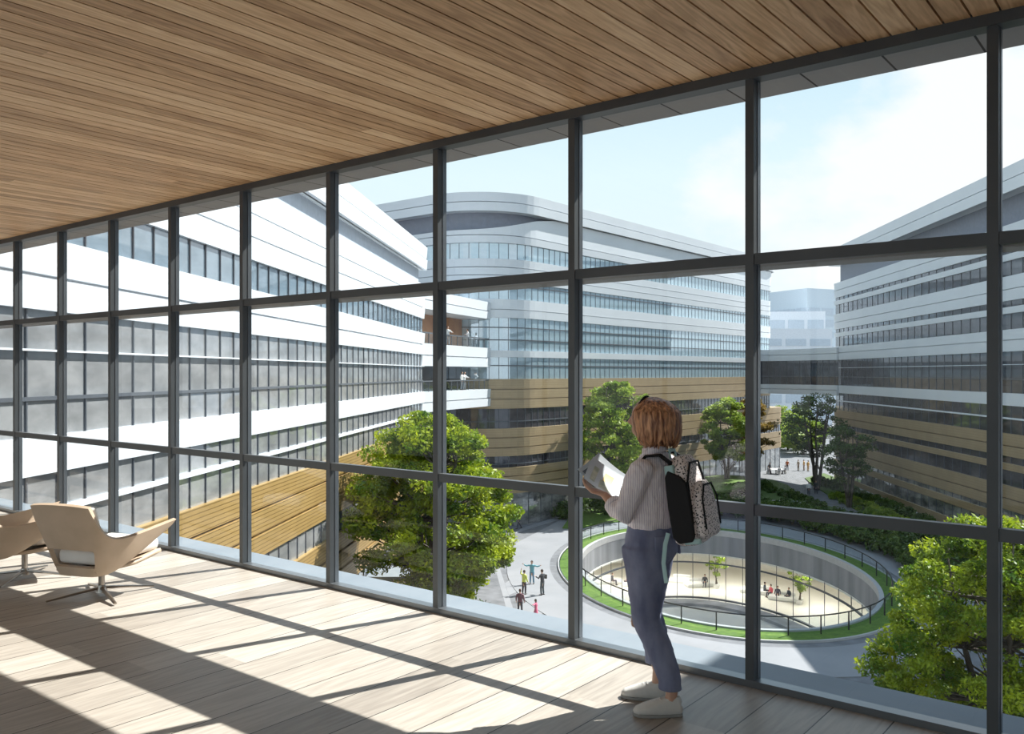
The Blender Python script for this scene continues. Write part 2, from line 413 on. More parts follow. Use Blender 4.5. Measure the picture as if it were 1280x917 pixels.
def arc(cx, cy, r, a0, a1, n=10):
    return [(cx + r * cos(radians(a0 + (a1 - a0) * i / n)), cy + r * sin(radians(a0 + (a1 - a0) * i / n))) for i in range(n + 1)]

def normals(P):
    k = len(P); out = []
    for i in range(k):
        t1 = (P[i] - P[i - 1]).normalized() if i else (P[1] - P[0]).normalized()
        t2 = (P[i + 1] - P[i]).normalized() if i < k - 1 else t1
        t = (t1 + t2); t.normalize(); c_ = max(.5, t.dot(t1))
        out.append(Vector((t.y, -t.x)) / c_)
    return out

class Building:
    def __init__(s, name, label, path, cat='building', root=None):
        s.P = path; s.Nn = normals(path); c0 = sum(path, Vector((0, 0))) / len(path)
        s.root = root or empty(name, (c0.x, c0.y, GZ), label=label, cat=cat); s.o = s.root.location.copy()
    def z(s, v, i): return (v(i) if callable(v) else v) + E
    def ribbon(s, mb, z0, z1, off, dep, tilt=0.0):
        vs = []; k = len(s.P)
        for i, (p, n) in enumerate(zip(s.P, s.Nn)):
            a, b_ = s.z(z0, i), s.z(z1, i); pb = p + n * (off - tilt); pt = p + n * off; q = p + n * (off - dep)
            for (v, z) in ((q, a), (pb, a), (pt, b_), (q, b_)): vs.append(Vector((v.x, v.y, z)) - s.o)
        fs = []
        for i in range(k - 1):
            A = i * 4; B = A + 4
            for j in range(3): fs.append((A + j, B + j, B + j + 1, A + j + 1))
        fs.append((0, 1, 2, 3)); fs.append(tuple((k - 1) * 4 + j for j in (3, 2, 1, 0)))
        mb.add(vs, fs)
    def panel(s, name, mat, z0, z1, seams=(), off=.32, dep=1.2, tilt=.06, gap=.09):
        mb = MB(); zs = [z0] + sorted(seams) + [z1]
        for i in range(len(zs) - 1):
            a = zs[i]; b_ = zs[i + 1]
            b2 = b_ if i == len(zs) - 2 else b_ - gap
            s.ribbon(mb, a, b2, off, dep if i == 0 or i == len(zs) - 2 else dep, tilt)
        if seams: s.ribbon(mb, z0, (lambda i: (s.z(z1, i) - E) - .05), off - .3, .1)
        return mb.build(name, mat, s.root)
    def glass(s, mat, z0, z1, spacing, rails=(), off=.12, brights=(), mw=.045, md=.06, i0=0):
        mb = MB(); s.ribbon(mb, z0 - .1, z1 + .1, off, .1)
        mb.cur = 1; mu = mb; acc = spacing * .5; s.mw = mw
        for i in range(len(s.P) - 1):
            a, b_ = s.P[i], s.P[i + 1]; Ls = (b_ - a).length; t = (b_ - a) / Ls; n = Vector((t.y, -t.x)); ang = atan2(t.y, t.x)
            while acc < Ls:
                q = a + t * acc + n * (off + .02)
                mu.box(Vector((q.x, q.y, E + (z0 + z1) / 2)) - s.o, (mw, md, z1 - z0), ang); acc += spacing
            acc -= Ls
        for zr in rails: s.ribbon(mu, zr - .05, zr + .05, off + .07, .12)
        g = mb.build('glass_band', [mat, M['mull']], s.root)
        if brights:
            br = MB()
            for zr in brights: s.ribbon(br, zr - (.07 if zr < -2 else .025), zr + (.07 if zr < -2 else .025), off + .16, .2)
            br.build('sill_ledge', M['white'], g)
        return g
    def slab(s, name, mat, zr, inner):
        """horizontal cap between the path and an inner polyline"""
        poly = [(p.x - s.o.x, p.y - s.o.y) for p in s.P] + [(x - s.o.x, y - s.o.y) for x, y in inner]
        mb = MB(); mb.prism(poly, zr + E - .3 - s.o.z, zr + E - s.o.z)
        return mb.build(name, mat, s.root)

# --- left building
LD = 13.3
def LP(Z): return (-LD + .0793 * Z, Z)
Lb = Building('white_banded_building', 'white banded building with ribbed gold lower storeys, filling the left of the view', path_dense([LP(17.5), LP(72), (LP(72)[0] - 14, 73.1)]))
W = 'white_band'
Lb.panel('roof_fascia', M['white'], 8.57, 10.45, [9.5], off=.5)
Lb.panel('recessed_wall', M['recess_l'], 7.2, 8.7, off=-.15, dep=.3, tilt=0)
Lb.panel(W, M['white'], 4.5, 7.3, [5.45, 6.38])
Lb.glass(M['glassLt'], 3.3, 4.5, 1.235)
Lb.panel(W, M['white'], 1.53, 3.3, [2.4])
Lb.glass(M['glassL'], -1.54, 1.53, 1.235, rails=[-.62], brights=[.55])
Lb.panel(W, M['white'], -2.46, -1.54)
Lb.glass(M['glassL'], -4.55, -2.46, 1.235, brights=[-3.4])
Lb.panel('gold_band', M['gold'], -7.48, -4.55, [-6.5, -5.5])
Lb.glass(M['glassL'], -8.6, -7.48, 1.235)
Lb.panel('gold_band', M['gold'], -11.75, -8.6, [-10.6, -9.6])
Lb.glass(M['glassG'], -12.7, -11.75, 1.235)
Lb.panel('gold_band', M['gold'], -15.5, -12.7, [-14.2])
Lb.slab('roof', M['roof'], 10.2, [(-26, 73), (-26, 17.5)])

# --- link wing with balconies
Wg = Building('balcony_wing', 'curved white link wing with two open balconies between the left and centre buildings', path_dense([(-7.7, 71.8), (-6.0, 77.4), (-4.3, 82), (-2.4, 87)], 1.5))
Wg.panel('white_band', M['white'], 5.38, 7.05, [6.2], off=.3, dep=5)
Wg.panel('white_band', M['white'], .6, 2.49, [1.54], off=.3, dep=5)
Wg.panel('white_band', M['white'], -3.3, -1.6, [-2.45], off=.3, dep=5)
for z0, z1, mt in ((2.4, 5.5, 'orange'), (-1.7, .7, 'glassR')):
    Wg.panel('back_wall', M[mt], z0, z1, off=-2.6, dep=.2, tilt=0)
    Wg.glass(M['railglass'], z0 + .1, z0 + 1.0, 1.3, rails=[z0 + 1.0], off=.05, mw=.05)
# --- centre building
cp = [rc(64.8, 120), rc(64.8, 61.2)] + [rc(*q) for q in arc(71.8, 61.2, 7, 180, 270, 14)] + [rc(134, 54.2)] + [rc(*q) for q in arc(134, 57.2, 3, 270, 360, 6)] + [rc(137, 85)]
Cb = Building('curved_office_building', 'white and gold banded building with a rounded corner, in the centre of the view', path_dense(cp, 3))
wt = []
for p in Cb.P:
    a = p.x * N[0] + p.y * N[1]; b_ = p.x * U[0] + p.y * U[1]
    s_ = min(1, max(0, (a - 65.2) / 10.0)) if b_ < 61.5 else 0
    wt.append(14.35 + 1.8 * (s_ * s_ * (3 - 2 * s_)))
Cb.panel('roof_fascia', M['white'], 16.2, 18.05, [17.15], off=.9, dep=2)
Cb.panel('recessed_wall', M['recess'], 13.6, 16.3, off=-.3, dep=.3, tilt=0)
Cb.panel(W, M['white'], 13.1, lambda i: wt[i], [13.9], off=.45)
Cb.glass(M['glassC'], 11.5, 13.1, 1.0, md=.02)
Cb.panel(W, M['white'], 9.15, 11.5, [9.9, 10.7])
Cb.glass(M['glassC'], 7.45, 9.15, 1.0, md=.02, rails=[8.8])
Cb.panel(W, M['white'], 5.58, 7.45, [6.45])
Cb.glass(M['glassC'], 2.27, 5.58, 1.0, md=.02, rails=[4.6, 3.34])
Cb.panel(W, M['white'], 1.6, 2.27)
Cb.glass(M['glassC'], -.6, 1.6, 1.0, md=.02, rails=[.75])
Cb.panel('gold_band', M['gold_fine'], -3.6, -.6, [-2.6, -1.6])
Cb.glass(M['glassR'], -5.6, -3.6, 1.0, rails=[-4.9])
Cb.panel('gold_band', M['gold_fine'], -8.4, -5.6, [-7.5, -6.5])
Cb.glass(M['glassR'], -9.55, -8.4, 1.0, rails=[-9.2])
Cb.panel('gold_band', M['gold_fine'], -12.2, -9.55, [-11.3, -10.4])
Cb.glass(M['glassG'], -15.5, -12.2, 2.0)
Cb.slab('roof', M['roof'], 17.6, [rc(100, 110)])
ge = Building('x', 'x', path_dense([rc(134, 54.2), rc(138.6, 54.2)] + [rc(*q) for q in arc(138.6, 56.9, 2.7, 270, 360, 6)] + [rc(141.3, 70)], 3), root=Cb.root)
for z0, z1, sm in ((-8.4, -5.6, [-7.5, -6.5]), (-12.2, -9.55, [-11.3, -10.4])): ge.panel('gold_band', M['gold_fine'], z0, z1, sm, dep=3)
ge.glass(M['glassR'], -9.55, -8.4, 1.0); ge.glass(M['glassG'], -15.5, -12.2, 2.0)

# --- right building
RK = 1.2
def RPt(Z): return ((31.6 + .0692 * Z) * RK, Z * RK)
Rb = Building('long_office_building', 'shaded white and brown banded building along the right of the view', path_dense([(74.4, 127.2), RPt(103.5), RPt(46), (60, 46 * RK)], 3))
Rb.panel('roof_fascia', M['white_r'], 15.36, 17.52, [16.44], off=1.0, dep=2)
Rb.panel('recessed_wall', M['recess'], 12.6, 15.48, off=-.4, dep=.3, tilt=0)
Rb.panel(W, M['white_r'], 10.716, 12.78, [11.76])
Rb.glass(M['glassR'], 10.26, 10.716, 1.92)
Rb.panel(W, M['white_r'], 9.696, 10.26)
Rb.glass(M['glassR'], 8.352, 9.696, 1.92)
Rb.panel(W, M['white_r'], 6.24, 8.352, [7.26])
Rb.glass(M['glassR'], 5.688, 6.24, 1.92)
Rb.panel(W, M['white_r'], 5.136, 5.688)
Rb.glass(M['glassR'], 3.744, 5.136, 1.92)
Rb.panel(W, M['white_r'], 1.86, 3.744, [2.88])
Rb.glass(M['glassR'], -1.74, 1.86, 1.92, rails=[-0.54], brights=[0.72])
Rb.panel(W, M['white_r'], -2.82, -1.74)
Rb.glass(M['glassR'], -5.22, -2.82, 1.92, brights=[-3.924])
Rb.panel('gold_band', M['gold_fine'], -7.2, -5.22, [-6.24])
Rb.glass(M['glassR'], -7.8, -7.2, 1.92)
Rb.panel('gold_band', M['gold_fine'], -8.4, -7.8)
Rb.glass(M['glassR'], -9.72, -8.4, 1.92)
Rb.panel('gold_band', M['gold_fine'], -11.82, -9.72, [-10.8])
Rb.glass(M['glassG'], -12.3, -11.82, 1.92)
Rb.panel('gold_band', M['gold_fine'], -13.02, -12.3)
Rb.glass(M['glassG'], -14.4, -13.02, 1.92)
Rb.panel('gold_band', M['gold_fine'], -15.5, -14.4)
Rb.slab('roof', M['roof'], 17.2, [(72, 55)])

# --- bridge
Bg = Building('footbridge', 'glazed skybridge joining the centre and right buildings above the garden', path_dense([(38.3, 135.2), (40.3, 136), (41.8, 133.5), (43.6, 130), (46.2, 122.5)], 1), 'bridge')
Bg.panel('white_band', M['white'], 1.86, 3.6, [2.8], off=.5, dep=5)
Bg.glass(M['glassR'], -1.74, 1.86, 1.3, rails=[-.5])
Bg.panel('white_band', M['white'], -3.2, -1.74, [-2.4], off=.5, dep=5)

# --- our own neighbouring wing, beyond the right edge of the frame: it shades the floor
nb_ = empty('neighbouring_wing', (*rc(11, -8.62), GZ), ROT, label='tall white wing next to the glazed room, beyond the right edge', cat='building')
m_ = MB(); m_.box((0, 0, 13), (11.6, 15, 25.7)); m_.build('wall', M['white'], nb_)
for zz in (3, 7.5, 12, 16.5, 21):
    m_ = MB(); m_.box((0, 0, zz), (11.7, 15.1, 1.8)); m_.build('glass_band', M['glassR'], nb_)

# --- distant buildings
def distant(name, label, X, Y, wd, dp, h, z0, mat, rows, rz=0):
    r = empty(name, (X, Y, GZ), rz, label=label, cat='building')
    m_ = MB(); m_.box((0, 0, (h + z0) / 2), (wd, dp, h - z0)); m_.build('wall', mat, r)
    for zz, hh in rows:
        m_ = MB(); n = max(3, int(wd / 6)); 
        for i in range(n): m_.box((-wd / 2 + (i + .5) * wd / n, -dp / 2, zz), (wd / n * .82, .4, hh)); m_.box((-wd / 2, -dp / 2 + (i + .5) * dp / n, zz), (.4, dp / n * .82, hh))
        m_.build('window_row', M['hazeg'], r)
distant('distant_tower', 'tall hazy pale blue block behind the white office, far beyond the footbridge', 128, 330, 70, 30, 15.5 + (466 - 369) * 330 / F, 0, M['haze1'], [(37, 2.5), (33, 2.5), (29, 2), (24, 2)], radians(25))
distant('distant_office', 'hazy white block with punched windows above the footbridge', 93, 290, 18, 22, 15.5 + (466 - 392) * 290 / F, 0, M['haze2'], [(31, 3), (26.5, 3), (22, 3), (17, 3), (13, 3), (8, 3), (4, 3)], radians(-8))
distant('distant_annex', 'low hazy pale block with long window strips, seen just right of the centre building', 83, 262, 22, 14, 15.5 + (466 - 412) * 262 / F, 0, M['haze2'], [(24.5, 2), (20, 3.2), (13, 2), (8, 2.5), (3.5, 2.5)], radians(4))

# ------------------------------------------------------------------ ground
ECX, ECY = 16.2, 68.5
def ell(rx, ry, n=96, cx=ECX, cy=ECY): return [(cx + rx * cos(2 * pi * i / n), cy + ry * sin(2 * pi * i / n)) for i in range(n)]
RX, RY = 10.7, 16.7
def ringmesh(mb, r0, r1, z, n=96, c1=None):
    A = ell(*r0, n); B = ell(*r1, n, *(c1 or (ECX, ECY)))
    vs = [(x, y, z) for x, y in A] + [(x, y, z) for x, y in B]
    mb.add(vs, [(i, n + i, n + (i + 1) % n, (i + 1) % n) for i in range(n)])
def curb(mb, r0, r1, z0, z1, n=96):
    A = ell(*r0, n); B = ell(*r1, n)
    vs = [(x, y, z0) for x, y in A] + [(x, y, z0) for x, y in B] + [(x, y, z1) for x, y in A] + [(x, y, z1) for x, y in B]
    fs = []
    for i in range(n):
        j = (i + 1) % n
        fs += [(2 * n + i, 3 * n + i, 3 * n + j, 2 * n + j), (i, 2 * n + i, 2 * n + j, j), (n + i, n + j, 3 * n + j, 3 * n + i)]
    mb.add(vs, fs)
m_ = MB(); ringmesh(m_, (RX, RY), (60, 65), GZ); 
A = ell(60, 65); n = 96
m_.add([(x, y, GZ) for x, y in A] + [(ECX + 420 * cos(2 * pi * i / n), 68 + 420 * sin(2 * pi * i / n), GZ) for i in range(n)], [(i, n + i, n + (i + 1) % n, (i + 1) % n) for i in range(n)])
tag(m_.build('ground', M['pave']), 'grey plaza paving', None, None, 'structure')
m_ = MB(); curb(m_, (13.2, 19.7), (16.6, 24.4), GZ - .1, GZ + .045)
tag(m_.build('ring_path', M['pavel']), 'pale paved path around the sunken court', None, None, 'structure')
def slabpoly(name, pts, mat, h=15.5, t=.03, label=None, base=None, kind='structure'):
    P = [gp(x, y, h) for x, y in pts]; z = (base if base is not None else (E - h))
    m_ = MB(); m_.prism(P, z - .2, z + t); o = recalc(m_.build(name, mat)); tag(o, label, None, None, kind); return o
slabpoly('paving_strip', [(617, 693), (626, 709), (664, 688), (703, 667), (716, 652), (722, 643), (700, 650)], M['pavel'], t=.012, label='pale paving strip leading to the court')
slabpoly('paving_strip', [(611, 682), (615, 681), (642, 762), (645, 775), (637, 775)], M['pavel'], t=.008, label='thin pale paving line')
slabpoly('paving_strip', [(631, 729), (668, 704), (672, 712), (650, 738), (636, 744)], M['pavel'], t=.016, label='pale paving wedge')
slabpoly('paving_strip', [(652, 660), (700, 645), (706, 647), (652, 664), (640, 668)], M['pavel'], t=.014, label='thin pale paving curve')
slabpoly('paving_strip', [(646, 758), (672, 746), (688, 757), (668, 776), (640, 790)], M['pavel'], t=.020, label='pale paving diamond')
# left planting bed next to the left building
slabpoly('planting_bed', [(583, 705), (590, 760), (600, 800), (470, 800), (440, 700), (520, 680)], M['soil'], t=.25, label='planted strip beside the left building')
# crescent lawn
slabpoly('lawn', [(703, 661), (712, 648), (728, 640), (755, 633), (790, 630), (800, 634), (790, 652), (749, 655), (724, 662)], M['grass'], t=.15, label='bright lawn crescent behind the court')

# sunken court
tag((lambda mb: (curb(mb, (RX + .28, RY + .28), (12.4, 18.7), GZ - .1, GZ + .12), mb)[1])(MB()).build('grass_verge', M['grass']), 'green grass verge around the sunken court', None, None, 'structure')
m_ = MB(); curb(m_, (RX - .02, RY - .02), (RX + .3, RY + .3), GZ - .3, GZ + .22); curb(m_, (12.4, 18.7), (12.55, 18.85), GZ - .1, GZ + .16)
tag(m_.build('kerb_ring', M['coping']), 'pale stone kerbs of the court', None, None, 'structure')
m_ = MB(); curb(m_, (12.55, 18.85), (13.2, 19.7), GZ - .1, GZ + .03)
tag(m_.build('path_edge', M['pave']), 'dark grey paving edge', None, None, 'structure')
LZ = E - 22.3
m_ = MB(); 
A = ell(RX, RY, 96); n = 96
def wallring(mb, rx, ry, z0, z1, n=96, seg=None):
    A = ell(rx, ry, n); vs = [(x, y, z0) for x, y in A] + [(x, y, z1) for x, y in A]
    mb.add(vs, [(i, (i + 1) % n, n + (i + 1) % n, n + i) for i in range(n)])
curb(m_, (RX, RY), (RX + .3, RY + .3), GZ - 2.15, GZ + .05); ringmesh(m_, (RX, RY), (RX + 1.2, RY + 1.2), GZ - 2.15)
tag(m_.build('court_wall', M['concrete']), 'concrete parapet wall of the sunken court', None, None, 'structure')
m_ = MB(); m_.prism(ell(27, 34, 64), LZ - .2, LZ); tag(m_.build('lobby_floor', M['cream']), 'cream lobby floor', None, None, 'structure')
m_ = MB(); m_.prism(ell(RX - 2.2, RY - 2.2, 64), LZ - .1, LZ + .03); tag(m_.build('court_floor', M['courtfloor']), 'taupe floor of the sunken court', None, None, 'structure')
m_ = MB(); curb(m_, (RX - 2.2, RY - 2.2), (RX - .5, RY - .5), LZ - .1, LZ + .3); tag(m_.build('court_step', M['concrete']), 'grey raised ring in the sunken court', None, None, 'structure')
m_ = MB(); curb(m_, (RX - .05, RY - .05), (27, 34), GZ - 2.3, GZ - 2.15); tag(m_.build('lobby_ceiling', M['lobbywall']), 'lobby ceiling', None, None, 'structure')
m_ = MB(); wallring(m_, 27, 34, LZ, GZ - 2.2); tag(m_.build('lobby_wall', M['lobbywall']), 'lobby back wall', None, None, 'structure')
root = empty('court_glazing', (ECX, ECY, LZ), kind='structure', label='curved glass wall of the lobby')
m_ = MB(); wallring(m_, RX - .1, RY - .1, LZ, GZ - 2.15); g_ = m_.build('pane', M['lobbyglass'], root); g_.location = (-ECX, -ECY, -LZ)
m_ = MB()
for i in range(44):
    th = 2 * pi * i / 44; x = ECX + (RX - .1) * cos(th); y = ECY + (RY - .1) * sin(th)
    m_.box((x, y, (LZ + GZ - 2.15) / 2), (.05, .05, GZ - 2.15 - LZ))
curb(m_, (RX - .2, RY - .2), (RX - .02, RY - .02), GZ - 3.05, GZ - 2.93); curb(m_, (RX - .25, RY - .25), (RX, RY), LZ + .3, LZ + .45)
g_ = m_.build('mullions', M['mull'], root); g_.location = (-ECX, -ECY, -LZ)
# lobby ceiling lamps
lp = empty('lobby_lamp', (ECX, ECY + RY + 6, GZ - 2.4), label='round ceiling lamp in the lobby behind the court', cat='lamp', group='lobby ceiling lamps')
m_ = MB(); m_.tube([(0, 0, .1), (0, 0, .02)], 1.6, 24); m_.build('housing', M['frame'], lp)
m_ = MB(); m_.tube([(0, 0, .02), (0, 0, 0)], 1.5, 24); m_.build('diffuser', M['lamp'], lp)
for i, th in enumerate([15, 40, 65, 90, 112, 135, 160, 185, -10, 210, 240, 270, 300, 330]):
    tgt = lp
    if i:
        tgt = lp.copy(); COL.objects.link(tgt)
        for ch in list(lp.children): c2 = ch.copy(); COL.objects.link(c2); c2.parent = tgt
    tgt.location = (ECX + (RX + 5.5) * cos(radians(th)), ECY + (RY + 5.5) * sin(radians(th)), GZ - 2.42)

# railing around the court
rl = empty('court_railing', (ECX, ECY, GZ), label='dark metal and glass railing ringing the sunken court', cat='railing')
def rail_ring(t): return (ECX + 11.6 * cos(t), ECY + .35 + 18.0 * sin(t))
m_ = MB(); K = 120
m_.tube([(rail_ring(2 * pi * i / K)[0] - ECX, rail_ring(2 * pi * i / K)[1] - ECY, 1.22) for i in range(K + 1)], .045, 6)
m_.build('top_rail', M['railm'], rl)
m_ = MB(); vs = []
for z in (.2, 1.15): vs += [(rail_ring(2 * pi * i / K)[0] - ECX, rail_ring(2 * pi * i / K)[1] - ECY, z) for i in range(K)]
m_.add(vs, [(i, (i + 1) % K, K + (i + 1) % K, K + i) for i in range(K)]); m_.build('glass_panel', M['railglass'], rl)
m_ = MB(); m_.box((0, 0, .6), (.07, .07, 1.2)); post = m_.build('post', M['railm'], rl)
for i in range(36):
    q = post if i == 0 else post.copy()
    if i: COL.objects.link(q); q.parent = rl
    x, y = rail_ring(2 * pi * i / 36); q.location = (x - ECX, y - ECY, 0)

# raised garden
front = [gp(x, y) for x, y in [(812, 641), (880, 645), (946, 648), (985, 656), (1024, 665), (1063, 678), (1110, 692), (1150, 712), (1196, 745)]]
for pts, mt, lb in (([(862, 603), (880, 597), (905, 594), (930, 596), (936, 606), (915, 613), (880, 616), (864, 611)], 'grass', 'sloping lawn under the round trees'),
                    ([(945, 602), (965, 600), (985, 607), (1000, 622), (1048, 637), (1040, 643), (1000, 640), (945, 628)], 'grassd', 'dark lawn left of the garden path'),
                    ([(1006, 598), (1030, 592), (1062, 604), (1100, 618), (1145, 640), (1180, 662), (1140, 668), (1085, 645), (1040, 622), (1015, 606)], 'grassd', 'dark planted bed along the right building')):
    slabpoly('lawn', pts, M[mt], 15.5 if mt != 'grass' else 14.4, .12, lb)
m_ = MB(); e1 = [gp(x, y, 15.3) for x, y in [(1062, 607), (1138, 639), (1200, 668)]]
m_.tube([(x, y, TZ + .35) for x, y in e1], (.12, .12), 4); tag(m_.build('garden_kerb', M['kerb']), 'pale kerb between bed and right building', None, None, 'structure')
# steps beside the lower lawn
m_ = MB(); c0 = gp(975, 632)
for i in range(7): m_.box((c0[0] + 0, c0[1] + 1.6 - i * .55, TZ + .3 - i * .1), (5.5, .6, .18), -.2)
tag(m_.build('garden_steps', M['pavel']), 'pale broad steps in the garden', None, None, 'structure')

# entrance canopy by the left building
cn_ = empty('entrance_canopy', (-7.6, 56, GZ), label='flat white entrance canopy at the foot of the left building', cat='canopy')
m_ = MB(); m_.box((.1, -.4, 2.95), (2.8, 5.6, .3)); bevel(m_.build('roof_slab', M['ledge'], cn_), .03)
m_ = MB(); m_.box((-.9, -3.4, 1.4), (1.2, .5, 2.8)); m_.build('pier', M['gold'], cn_)
m_ = MB(); m_.box((-.9, 2.4, 1.4), (1.2, .5, 2.8)); m_.build('pier', M['gold'], cn_)

# ------------------------------------------------------------------ vegetation
def leaf_cloud(centers, radii, per, size, seed, flat_=.55):
    rng = np.random.default_rng(seed)
    C = np.repeat(np.array(centers), per, axis=0); Rr = np.repeat(np.array(radii), per)
    n = len(C)
    d = rng.normal(size=(n, 3)); d /= np.linalg.norm(d, axis=1)[:, None]
    rad = rng.random(n) ** .45
    pos = C + d * (Rr * rad)[:, None] * np.array([1, 1, flat_])
    nr = rng.normal(size=(n, 3)) + np.array([0, 0, .8]); nr /= np.linalg.norm(nr, axis=1)[:, None]
    t = np.cross(nr, rng.normal(size=(n, 3))); t /= np.linalg.norm(t, axis=1)[:, None]
    bt = np.cross(nr, t)
    s = size * (.6 + .8 * rng.random(n))[:, None]
    V = np.stack([pos - t * s, pos - bt * s * .45 + t * s * .1, pos + t * s, pos + bt * s * .45 + t * s * .1], axis=1).reshape(-1, 3)
    return V
def quad_mesh(name, V):
    n = len(V) // 4; me = bpy.data.meshes.new(name); me.vertices.add(len(V)); me.vertices.foreach_set('co', V.ravel().astype(np.float32))
    me.loops.add(4 * n); me.loops.foreach_set('vertex_index', np.arange(4 * n, dtype=np.int32))
    me.polygons.add(n); me.polygons.foreach_set('loop_start', np.arange(0, 4 * n, 4, dtype=np.int32))
    me.update(calc_edges=True); me.validate(); return me

def tree(name, label, base, H, R, z0, ncl, leaf, per, mat, seed, stems=3, cr=.8, spread=.25, group=None, top=.55, lean=(0, 0), low=.8, mat2=None):
    rnd = random.Random(seed)
    root = empty(name, base, label=label, cat='tree', group=group)
    tr = MB(); axes = []
    for s in range(stems):
        th = 2 * pi * s / stems + rnd.random(); sp_ = R * spread * (1 if stems > 1 else .15)
        pts = [(0.12 * cos(th), .12 * sin(th), -.2)]
        for q in (.2, .4, .6, .8, .97):
            pts.append((cos(th) * sp_ * q * 1.6 + rnd.uniform(-.15, .15) + lean[0] * q, sin(th) * sp_ * q * 1.6 + rnd.uniform(-.15, .15) + lean[1] * q, q * H * (1 - .08 * (s % 2))))
        r0 = H * .017
        tr.tube(pts, [r0 * x for x in (1.25, 1, .8, .58, .35, .12)], 7); axes.append([Vector(p) for p in pts])
    cs = []; rs = []; zc_ = z0 + (H - z0) * top * .75; tries = 0
    while len(cs) < ncl and tries < ncl * 40:
        tries += 1
        th = rnd.random() * 2 * pi; zz = rnd.random()
        zf = z0 + (H - z0) * zz
        prof = (sin(pi * min(1, zz * .88 + .1)) ** .6)
        prof *= (low if zz < .2 else 1)
        rr = R * prof * (rnd.random() ** .38)
        p = Vector((rr * cos(th) + lean[0] * zz, rr * sin(th) + lean[1] * zz, zf)); 
        rad = cr * rnd.uniform(.6, 1.25)
        if any((p - q).length < .62 * cr for q in cs): continue
        cs.append(p); rs.append(rad)
    for p in cs:
        ax = rnd.choice(axes); best = min(ax[1:], key=lambda a: (a - p).length + (2.0 if a.z > p.z else 0)); 
        mid = best.lerp(p, .5) + Vector((rnd.uniform(-.15, .15), rnd.uniform(-.15, .15), -.12))
        r_ = H * .0045
        tr.tube([best, mid, p], [r_ * 1.3, r_ * .8, r_ * .3], 5, cap=False)
    tr.build('trunk', M['bark'], root, smooth=True)
    pl = [tuple(p) for p in cs]
    V = leaf_cloud(pl, rs, per, leaf, seed)
    link('foliage', quad_mesh('foliage', V), mat, root)
    return root

def shrub(name, label, x, y, z, r, h, n, leaf, mat, seed, group=None, core=True, cat='shrub'):
    rnd = random.Random(seed); root = empty(name, (x, y, z), label=label, cat=cat, group=group)
    cs = []; rs = []
    for i in range(n):
        th = rnd.random() * 2 * pi; q = rnd.random() ** .5; cs.append((r * q * cos(th), r * q * sin(th), h * (.35 + .5 * rnd.random()) * (1 - .45 * q * q))); rs.append(min(r, h) * .38)
    link('foliage', quad_mesh('foliage', leaf_cloud(cs, rs, 90, leaf, seed, .9)), mat, root)
    st = MB()
    for i in range(5):
        c_ = cs[i % len(cs)]; st.tube([(0, 0, -.1), (c_[0] * .5, c_[1] * .5, h * .3), c_], [.05, .035, .015], 5)
    st.build('stem', M['bark'], root)
    return root

tree('broadleaf_tree', 'big bright green tree in front of the left building, beside the plaza', (-4.5, 48.5, GZ), 13.0, 4.5, 2.6, 200, .13, 380, M['leafA'], 3, 3, .95, .22)
tree('broadleaf_tree', 'bright green tree rising close below the glass at the right edge', (17.3, 31.0, GZ), 10.0, 4.1, 1.0, 210, .09, 420, M['leafA'], 9, 3, .75, .25, low=1.0)
tree('broadleaf_tree', 'green tree cut by the right picture edge, nearest below the window', (20.8, 29.5, GZ), 12.0, 3.2, 1.2, 140, .09, 400, M['leafA'], 11, 3, .75, .22, low=1.0)
tree('broadleaf_tree', 'tall light green tree in front of the centre building, beyond the papers', (11.3, 93.5, GZ), 14.3, 4.6, 4.2, 130, .20, 170, M['leafB'], 5, 4, .95, .28)
tree('broadleaf_tree', 'round green tree to the right of the woman\'s head', (29.0, 117, TZ), 11.8, 3.7, 4.0, 95, .20, 160, M['leafB'], 6, 3, .9, .2)
tree('autumn_tree', 'amber tinted tree beside the vertical bar, right of the round green tree', (33.8, 121, TZ), 12.0, 2.6, 4.0, 60, .20, 150, M['leafO'], 7, 3, .8, .2)
tree('multi_stem_tree', 'dark multi-stemmed tree in the raised garden under the footbridge', (40.4, 115, TZ), 12.6, 4.3, 4.4, 70, .17, 90, M['leafC'], 8, 5, .9, .3)
tree('multi_stem_tree', 'shorter dark tree just right of the multi-stemmed garden tree', (38.9, 100, TZ), 9.2, 3.1, 3.0, 55, .15, 110, M['leafC'], 12, 4, .75, .28)
for i, (px, Zd, h_, rr_, lb) in enumerate([(985, 175, 9, 6, 'far sunlit tree beside the gold pavilion'), (1004, 165, 6.5, 5, 'far low sunlit tree behind the multi-stemmed tree'), (970, 190, 7, 5, 'far tree partly behind the gold pavilion')]):
    tree('far_tree', lb, ((px - 640) / F * Zd, Zd, TZ), h_, rr_, 1, 40, .35, 110, M['leafB'], 30 + i, 2, 1.5, .2)

